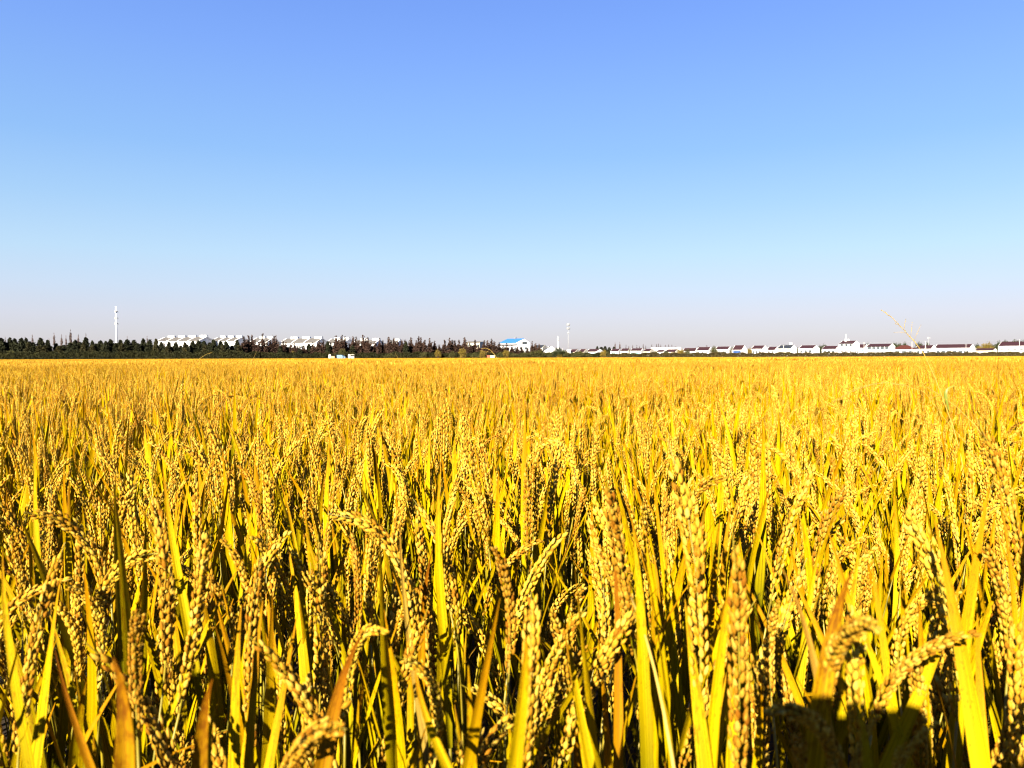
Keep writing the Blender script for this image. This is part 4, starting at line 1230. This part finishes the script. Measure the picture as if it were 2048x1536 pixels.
house(1868, 1950, 689, 696.2, 500, -50, RR, 'longest white house with an unbroken maroon roof and six windows', 9, ((6, 0.36, 0.6),), None, None, 0, ('canopy',))
house(1950, 1994, 697, 700.5, 505, -50, RR, 'low shed with a maroon roof under the yellow topped trees', 6, ((0, 0, 0),), M_CREAM, None, 0, (), 'shed')
house(1996, 2075, 683.5, 692, 500, -52, RR, 'white house with big maroon roof at the right end of the village row', 10, ((5, 0.4, 0.5),), None, None, 0, ('canopy', 'band'))

# apartment blocks behind the conifers
def block(px0, px1, yr, ye, Yd, deg, nseg, label):
    th = R(deg)
    c = at((px0 + px1) / 2, 690, Yd)
    tx = c.x / c.y
    D = 11.0
    a = FPX * (math.cos(th) - tx * math.sin(th)) / Yd
    b = abs(FPX * (-math.sin(th) - tx * math.cos(th)) / Yd)
    Wd = ((px1 - px0) - D * b * 0.75) / a
    zr, ze = at(px0, yr, Yd).z, at(px0, ye, Yd).z
    o = thing('apartment_block', label, 'building', (c.x, c.y, 0), th, None)
    w2, d2 = Wd / 2, D / 2
    m = MB(); m.prism([(-d2, -0.2), (d2, -0.2), (d2, ze), (0, zr - 0.3), (-d2, ze)], -w2, w2)
    part('wall', m, M_WHITE, o)
    m = MB()
    s = (zr - 0.3 - ze) / d2
    e = d2 + 0.4; zz = ze - 0.4 * s
    m.prism([(-e, zz + 0.003), (0, zr - 0.297), (e, zz + 0.003), (e, zz + 0.25), (0, zr), (-e, zz + 0.25)], -w2 + 0.32, w2 - 0.32)
    rf = part('roof', m, M_ROOF_GREY, o)
    for i in range(nseg + 1):
        x = -w2 + Wd * i / nseg
        m = MB(); m.prism([(-d2 - 0.5, ze - 0.6), (0, zr - 0.35), (d2 + 0.5, ze - 0.6), (d2 + 0.5, ze + 0.12), (0, zr + 0.16), (-d2 - 0.5, ze + 0.12)], x - 0.34, x + 0.34)
        part('party_wall', m, M_WHITE, rf)
    for i in range(nseg):
        x = -w2 + Wd * (i + 0.72) / nseg
        wd = Wd / nseg * 0.30
        m = MB()
        m.box(x - wd, x + wd, -0.7, 0.9, zr - 0.3, zr + 1.0)
        part('rooftop_room', m, M_WHITE, rf)
    for z in (1.2, 4.2, 7.2):
        for i in range(nseg * 2):
            x = -w2 + Wd * (i + 0.5) / (nseg * 2)
            m = MB(); m.box(x - 0.9, x + 0.9, -d2 - 0.06, -d2 - 0.003, z, z + 1.5)
            part('window', m, M_GLASS, o)
    return o
block(318, 424, 674.5, 682, 470, -24, 4, 'white apartment block with stepped grey roof, furthest left above the conifers')
block(426, 494, 674.8, 682, 474, -24, 3, 'white apartment block with grey roof just left of the russet trees')
block(504, 556, 676, 684, 478, -22, 2, 'white apartment block showing between the first russet redwoods')
block(564, 652, 677, 685.5, 482, -22, 3, 'white apartment block with grey roof above the green hedge')
block(655, 706, 678, 686, 486, -22, 2, 'white apartment block rising behind the blue truck')
block(706, 766, 680, 688, 490, -22, 2, 'smaller white apartment block behind the slender redwoods')
block(775, 806, 681, 690, 500, -22, 1, 'last white apartment block almost hidden by russet redwoods')
# pale blocks by the blue roof
house(932, 968, 683, 685.5, 520, -16, RG, 'pale flat looking building hidden behind the russet trees', 9, ((4, 0.6, 0.4),), M_CREAM, None, 0, (), 'building')
def blue_hall():
    Yd = 500.0
    th = R(-44)
    c = at(1030, 695, Yd)
    o = thing('school_building', 'white building with a bright blue sloping roof above the trees', 'building', (c.x, c.y, 0), th)
    s = Yd / FPX
    w2, d2 = 7.6, 6.0
    zr, ze, zb = at(1030, 678, Yd).z, at(1030, 685.5, Yd).z, at(1030, 681, Yd).z
    m = MB(); m.prism([(-d2, -0.2), (d2, -0.2), (d2, ze), (1.0, zr), (-d2, ze)], -w2, w2)
    part('wall', m, M_WHITE, o)
    m = MB(); m.prism([(-d2 - 0.4, ze - 0.2), (1.0, zr + 0.02), (1.0, zr + 0.3), (-d2 - 0.4, ze + 0.1)], -w2 - 0.1, w2 - 0.5)
    rf = part('roof', m, M_ROOF_BLUE, o)
    m = MB(); m.prism([(1.02, zr + 0.02), (d2 + 0.4, ze - 0.2), (d2 + 0.4, ze + 0.1), (1.02, zr + 0.3)], -w2 - 0.1, w2 - 0.5)
    part('rear_roof', m, M_ROOF_BLUE, o)
    m = MB(); m.box(-1.4, 0.2, 0.3, 1.4, zr + 0.2, zr + 1.0)
    part('vent', m, M_METAL_D, rf)
    m = MB(); m.box(-w2, w2, -d2 - 1.0, -d2 - 0.41, ze - 1.6, ze - 0.5)
    part('fascia', m, M_METAL_D, o)
    for z in (ze - 4.6, ze - 7.6):
        for i in range(5):
            x = -w2 + 1.5 + i * 3.0
            m = MB(); m.box(x - 0.9, x + 0.9, -d2 - 0.06, -d2 - 0.003, z, z + 1.7)
            part('window', m, M_GLASS, o)
    for y, z, wd, hh in ((1.0, ze - 1.0, 2.1, 1.5), (-2.4, ze - 4.4, 1.1, 1.4), (2.4, ze - 4.4, 1.1, 1.4), (-2.4, ze - 8.2, 1.1, 1.6), (2.4, ze - 8.2, 1.1, 1.6)):
        m = MB(); m.box(w2 + 0.003, w2 + 0.06, y - wd, y + wd, z, z + hh)
        part('window', m, M_GLASS, o)
blue_hall()

# ------------------------------------------------------------------ masts, poles, cables
def mast_left():
    Yd = 520.0
    b, t = at(234, 715, Yd), at(234.5, 613, Yd)
    o = thing('monopole_mast', 'thick white monopole mast with aerials above the dark conifers', 'mast', (b.x, b.y, 0))
    H = t.z
    m = MB(); m.tube([(0, 0, 0), (0, 0, H * 0.5), (0, 0, H)], [0.70, 0.60, 0.46], 16)
    part('pole', m, M_WHITE, o, True)
    for zpx, n in ((623, 3), (636, 5), (647, 5)):
        z = at(234, zpx, Yd).z
        m = MB(); m.tube([(0, 0, z - 0.25), (0, 0, z + 0.25)], 0.95, 14)
        cl = part('antenna_collar', m, M_METAL, o)
        for k in range(n):
            a = 6.28 * k / n + 0.5
            m = MB()
            m.box(-0.16, 0.16, -0.09, 0.09, z - 0.9, z + 0.9, 0, Matrix.Translation((math.cos(a) * 1.12, math.sin(a) * 1.12, 0)) @ RZ(a + 1.57))
            part('antenna', m, M_METAL, cl)
mast_left()
def mast_small():
    Yd = 540.0
    b, t = at(1116, 712, Yd), at(1116, 672, Yd)
    o = thing('monopole_mast', 'short stout white monopole mast behind the round dark tree', 'mast', (b.x, b.y, 0))
    H = t.z
    m = MB(); m.tube([(0, 0, 0), (0, 0, H * 0.88)], [0.62, 0.5], 14)
    part('pole', m, M_WHITE, o, True)
    for z in (0.80, 0.86):
        m = MB(); m.tube([(0, 0, H * z), (0, 0, H * z + 0.5)], 0.85, 12)
        part('antenna_collar', m, M_METAL, o)
    m = MB(); m.tube([(0, 0, H * 0.88), (0, 0, H)], [0.2, 0.08], 8)
    part('lightning_rod', m, M_WHITE, o)
mast_small()
def mast_telecom():
    Yd = 505.0
    b, t = at(1136.5, 712, Yd), at(1136.5, 646, Yd)
    o = thing('telecom_mast', 'thin grey telecom mast carrying three tiers of panel antennas', 'mast', (b.x, b.y, 0))
    H = t.z
    m = MB(); m.tube([(0, 0, 0), (0, 0, H)], [0.17, 0.09], 10)
    part('pole', m, M_METAL, o, True)
    for zpx, rad, n, hh in ((649.5, 1.05, 6, 1.3), (657, 1.05, 6, 1.3), (666, 0.55, 3, 0.7)):
        z = at(1136.5, zpx, Yd).z
        m = MB()
        m.tube([(0, 0, z - hh * 0.55), (0, 0, z - hh * 0.4)], rad * 0.9, 14)
        pl = part('antenna_platform', m, M_METAL_D, o)
        for k in range(n):
            a = 6.28 * k / n + 0.26
            m = MB()
            m.box(-0.2, 0.2, -0.1, 0.1, z - hh * 0.39, z + hh * 0.65, 0, Matrix.Translation((math.cos(a) * rad, math.sin(a) * rad, 0)) @ RZ(a + 1.57))
            part('antenna', m, M_METAL, pl)
    return o
mast_telecom()
def cabinet():
    Yd = 495.0
    p = at(1137, 712, Yd)
    o = thing('equipment_shelter', 'small white box hut at the foot of the telecom mast', 'hut', (p.x, p.y - 1.5, 0))
    z = at(1137, 699, Yd).z
    m = MB(); m.box(-1.15, 1.15, -1.0, 1.0, 0, z)
    part('wall', m, M_WHITE, o)
    m = MB(); m.box(-1.3, 1.3, -1.15, 1.15, z + 0.003, z + 0.22)
    part('roof', m, M_METAL, o)
    m = MB(); m.box(-0.4, 0.4, -1.05, -1.003, 0.1, 2.1)
    part('door', m, M_METAL_D, o)
cabinet()

def utility_pole(px, yt, Yd, label, lean=0.0, px_base=None, arm=True, rad=0.13):
    b, t = at(px if px_base is None else px_base, 715, Yd), at(px, yt, Yd)
    o = thing('utility_pole', label, 'pole', (b.x, b.y, 0))
    m = MB(); m.tube([(0, 0, 0), ((t.x - b.x) * 0.5, 0, t.z * 0.5), (t.x - b.x, 0, t.z)], [rad * 1.3, rad, rad * 0.8], 8)
    part('post', m, M_CONCRETE, o, True)
    if arm:
        m = MB(); m.box(t.x - b.x - 0.8, t.x - b.x + 0.8, -0.2, -0.12, t.z - 0.5, t.z - 0.38)
        part('crossarm', m, M_METAL_D, o)
    return o
POLES = [(1567, 690, 478, 'thin pale pole in front of the slate roofed house', None), (1728, 684, 480, 'pale pole before the recessed house with dark glazing', None),
         (1824, 683, 470, 'white pole beside the brick red hipped roof', None), (1850.5, 682, 470, 'upright pale pole just right of the weed stalk', 1853.5),
         (1932, 688, 480, 'short pale pole before the end of the longest house', None), (2039, 679, 480, 'tall white pole before the last house of the row', None),
         (1124.5, 697, 430, 'thin pole in the round dark tree below the small mast', None)]
for px, yt, Yd, lb, bx in POLES:
    utility_pole(px, yt, Yd, lb, 0, bx)
utility_pole(1852, 686, 466, 'leaning pale pole crossing the upright one by the weed stalk', 0, 1846, False)
def floodlight():
    Yd = 520.0
    b, t = at(1857, 712, Yd), at(1857, 676, Yd)
    o = thing('antenna_mast', 'thin grey mast with a ring of white panels behind the trees', 'mast', (b.x, b.y, 0))
    m = MB(); m.tube([(0, 0, 0), (0, 0, t.z)], [0.2, 0.1], 8)
    part('pole', m, M_METAL, o)
    for k in range(5):
        a = 6.28 * k / 5
        m = MB(); m.box(-0.2, 0.2, -0.1, 0.1, t.z - 0.5, t.z + 0.7, 0, Matrix.Translation((math.cos(a) * 0.8, math.sin(a) * 0.8, 0)) @ RZ(a + 1.57))
        part('antenna', m, M_METAL, o)
floodlight()
def cable(pts, label):
    P = []
    for (x0, y0, d0), (x1, y1, d1) in zip(pts[:-1], pts[1:]):
        a, b = at(x0, y0, d0), at(x1, y1, d1)
        for k in range(12):
            f = k / 12
            p = a.lerp(b, f); p.z -= 1.2 * 4 * f * (1 - f) * 0.25
            P.append(p)
    P.append(at(*pts[-1]))
    m = MB(); m.tube(P, 0.055, 4, 0)
    tag(part('power_line', m, M_CABLE, None), label, 'cable')
cable([(1440, 690.5, 520), (1567, 690.5, 478), (1728, 685, 480), (1824, 683.5, 470), (1932, 682, 480), (2039, 679.5, 480), (2120, 678.5, 480)], 'dark overhead cable running along the roofs of the village row')
cable([(1130, 696, 430), (1240, 697.5, 480), (1300, 694.5, 520)], 'thin overhead cable from the round tree towards the terrace')

# ------------------------------------------------------------------ vehicles at the far edge of the crop
def wheel(m_parent, x, y, r, wd):
    m = MB(); m.tube([(x, y - wd / 2, r), (x, y + wd / 2, r)], r, 14)
    w = part('wheel', m, M_TYRE, m_parent)
    m = MB(); m.tube([(x, y - wd / 2 - 0.02, r), (x, y + wd / 2 + 0.02, r)], r * 0.5, 10)
    part('rim', m, M_METAL_D, w)
def truck():
    Yd = 372.0
    p = at(683.5, 715, Yd)
    o = thing('truck', 'light blue box truck parked at the edge of the field', 'truck', (p.x, p.y, 0), R(-6))
    k = Yd / FPX
    z1 = at(683, 710, Yd).z
    m = MB(); m.box(-2.1, 0.55, -0.95, 0.95, 0.75, z1)
    part('cargo_box', m, M_BLUEPAINT, o)
    m = MB(); m.prism([(0.62, 0.6), (2.0, 0.6), (2.0, 1.35), (1.55, z1 - 0.45), (0.62, z1 - 0.45)], -0.9, 0.9)
    cabm = m.mesh('cab', M_BLUEPAINT)
    link('cab', cabm, o, RZ(-math.pi / 2) @ Matrix.Scale(1, 4))
    m = MB(); m.box(0.8, 1.5, -0.96, -0.905, 1.35, z1 - 0.6)
    part('window', m, M_GLASS, o)
    m = MB(); m.box(-2.15, 2.0, -0.7, 0.7, 0.45, 0.745)
    part('chassis', m, M_METAL_D, o)
    for x in (-1.4, 1.25):
        for y in (-0.8, 0.8):
            wheel(o, x, y, 0.42, 0.25)
truck()
def small_vehicle(px, Yd, label, body_mat, bed_mat, roofed, flip=1, tall=3.0):
    p = at(px, 715, Yd)
    o = thing('farm_vehicle', label, 'farm vehicle', (p.x, p.y, 0), 0)
    f = flip
    xs = lambda a, b: tuple(sorted((a * f, b * f)))
    m = MB(); m.tube([(-1.0 * f, -0.0, 0.7), (-1.02 * f, 0, 1.2), (-1.0 * f, 0, tall - 0.25), (-0.95 * f, 0, tall)], [0.6, 0.66, 0.6, 0.38], 12)
    part('cab', m, body_mat, o, True)
    a, b = xs(-0.3, 1.35)
    m = MB(); m.box(a, b, -0.6, 0.6, 0.75, tall - 0.85)
    part('bed', m, bed_mat, o)
    a, b = xs(-0.36, 1.45)
    if roofed:
        m = MB(); m.box(a, b, -0.7, 0.7, tall - 0.22, tall - 0.08)
        part('canopy', m, M_OFFWHITE, o)
        for x in (-0.25, 1.3):
            m = MB(); m.box(x * f - 0.04, x * f + 0.04, -0.6, -0.52, tall - 0.847, tall - 0.223)
            part('canopy_post', m, M_METAL_D, o)
    m = MB(); m.box(*xs(-1.4, 1.4), -0.45, 0.45, 0.4, 0.697)
    part('chassis', m, M_METAL_D, o)
    for x in (-1.0, 0.9):
        for y in (-0.55, 0.55):
            wheel(o, x * f, y, 0.36, 0.2)
small_vehicle(664, 370, 'cream rounded farm vehicle with reddish bed left of the blue truck', M_OFFWHITE, M_SALMON, False)
small_vehicle(703, 374, 'cream rounded farm vehicle with pale canopy right of the blue truck', M_OFFWHITE, M_OFFWHITE, True)
def harvester():
    Yd = 378.0
    p = at(982, 714, Yd)
    o = thing('harvester', 'orange and white grain harvester at the far field edge', 'harvester', (p.x, p.y, 0))
    zt = at(982, 710.5, Yd).z
    m = MB(); m.box(-1.95, -0.55, -1.0, 1.0, 0.6, zt)
    part('grain_tank', m, M_ORANGE, o)
    m = MB(); m.box(-0.5, 1.9, -0.9, 0.9, zt - 0.28, zt - 0.1)
    part('canopy', m, M_OFFWHITE, o)
    m = MB(); m.prism([(-0.9, 0.6), (0.9, 0.6), (0.9, 1.5), (0.3, 1.85), (-0.9, 1.85)], -0.2, 1.7)
    part('body', m, M_OFFWHITE, o)
    m = MB(); m.box(-0.5, -0.22, -0.6, 0.6, 0.6, 1.75)
    part('seat_box', m, M_SALMON, o)
    for x in (-0.4, 1.8):
        m = MB(); m.box(x - 0.05, x + 0.05, -0.85, -0.75, 1.86, zt - 0.283)
        part('canopy_post', m, M_METAL_D, o)
    for y in (-0.75, 0.75):
        m = MB()
        m.prism([(-1.5, 0.1), (-1.75, 0.35), (-1.5, 0.58), (1.4, 0.58), (1.65, 0.35), (1.4, 0.1)], y - 0.2, y + 0.2)
        link('track', m.mesh('track', M_TYRE), o, RZ(math.pi / 2))
harvester()
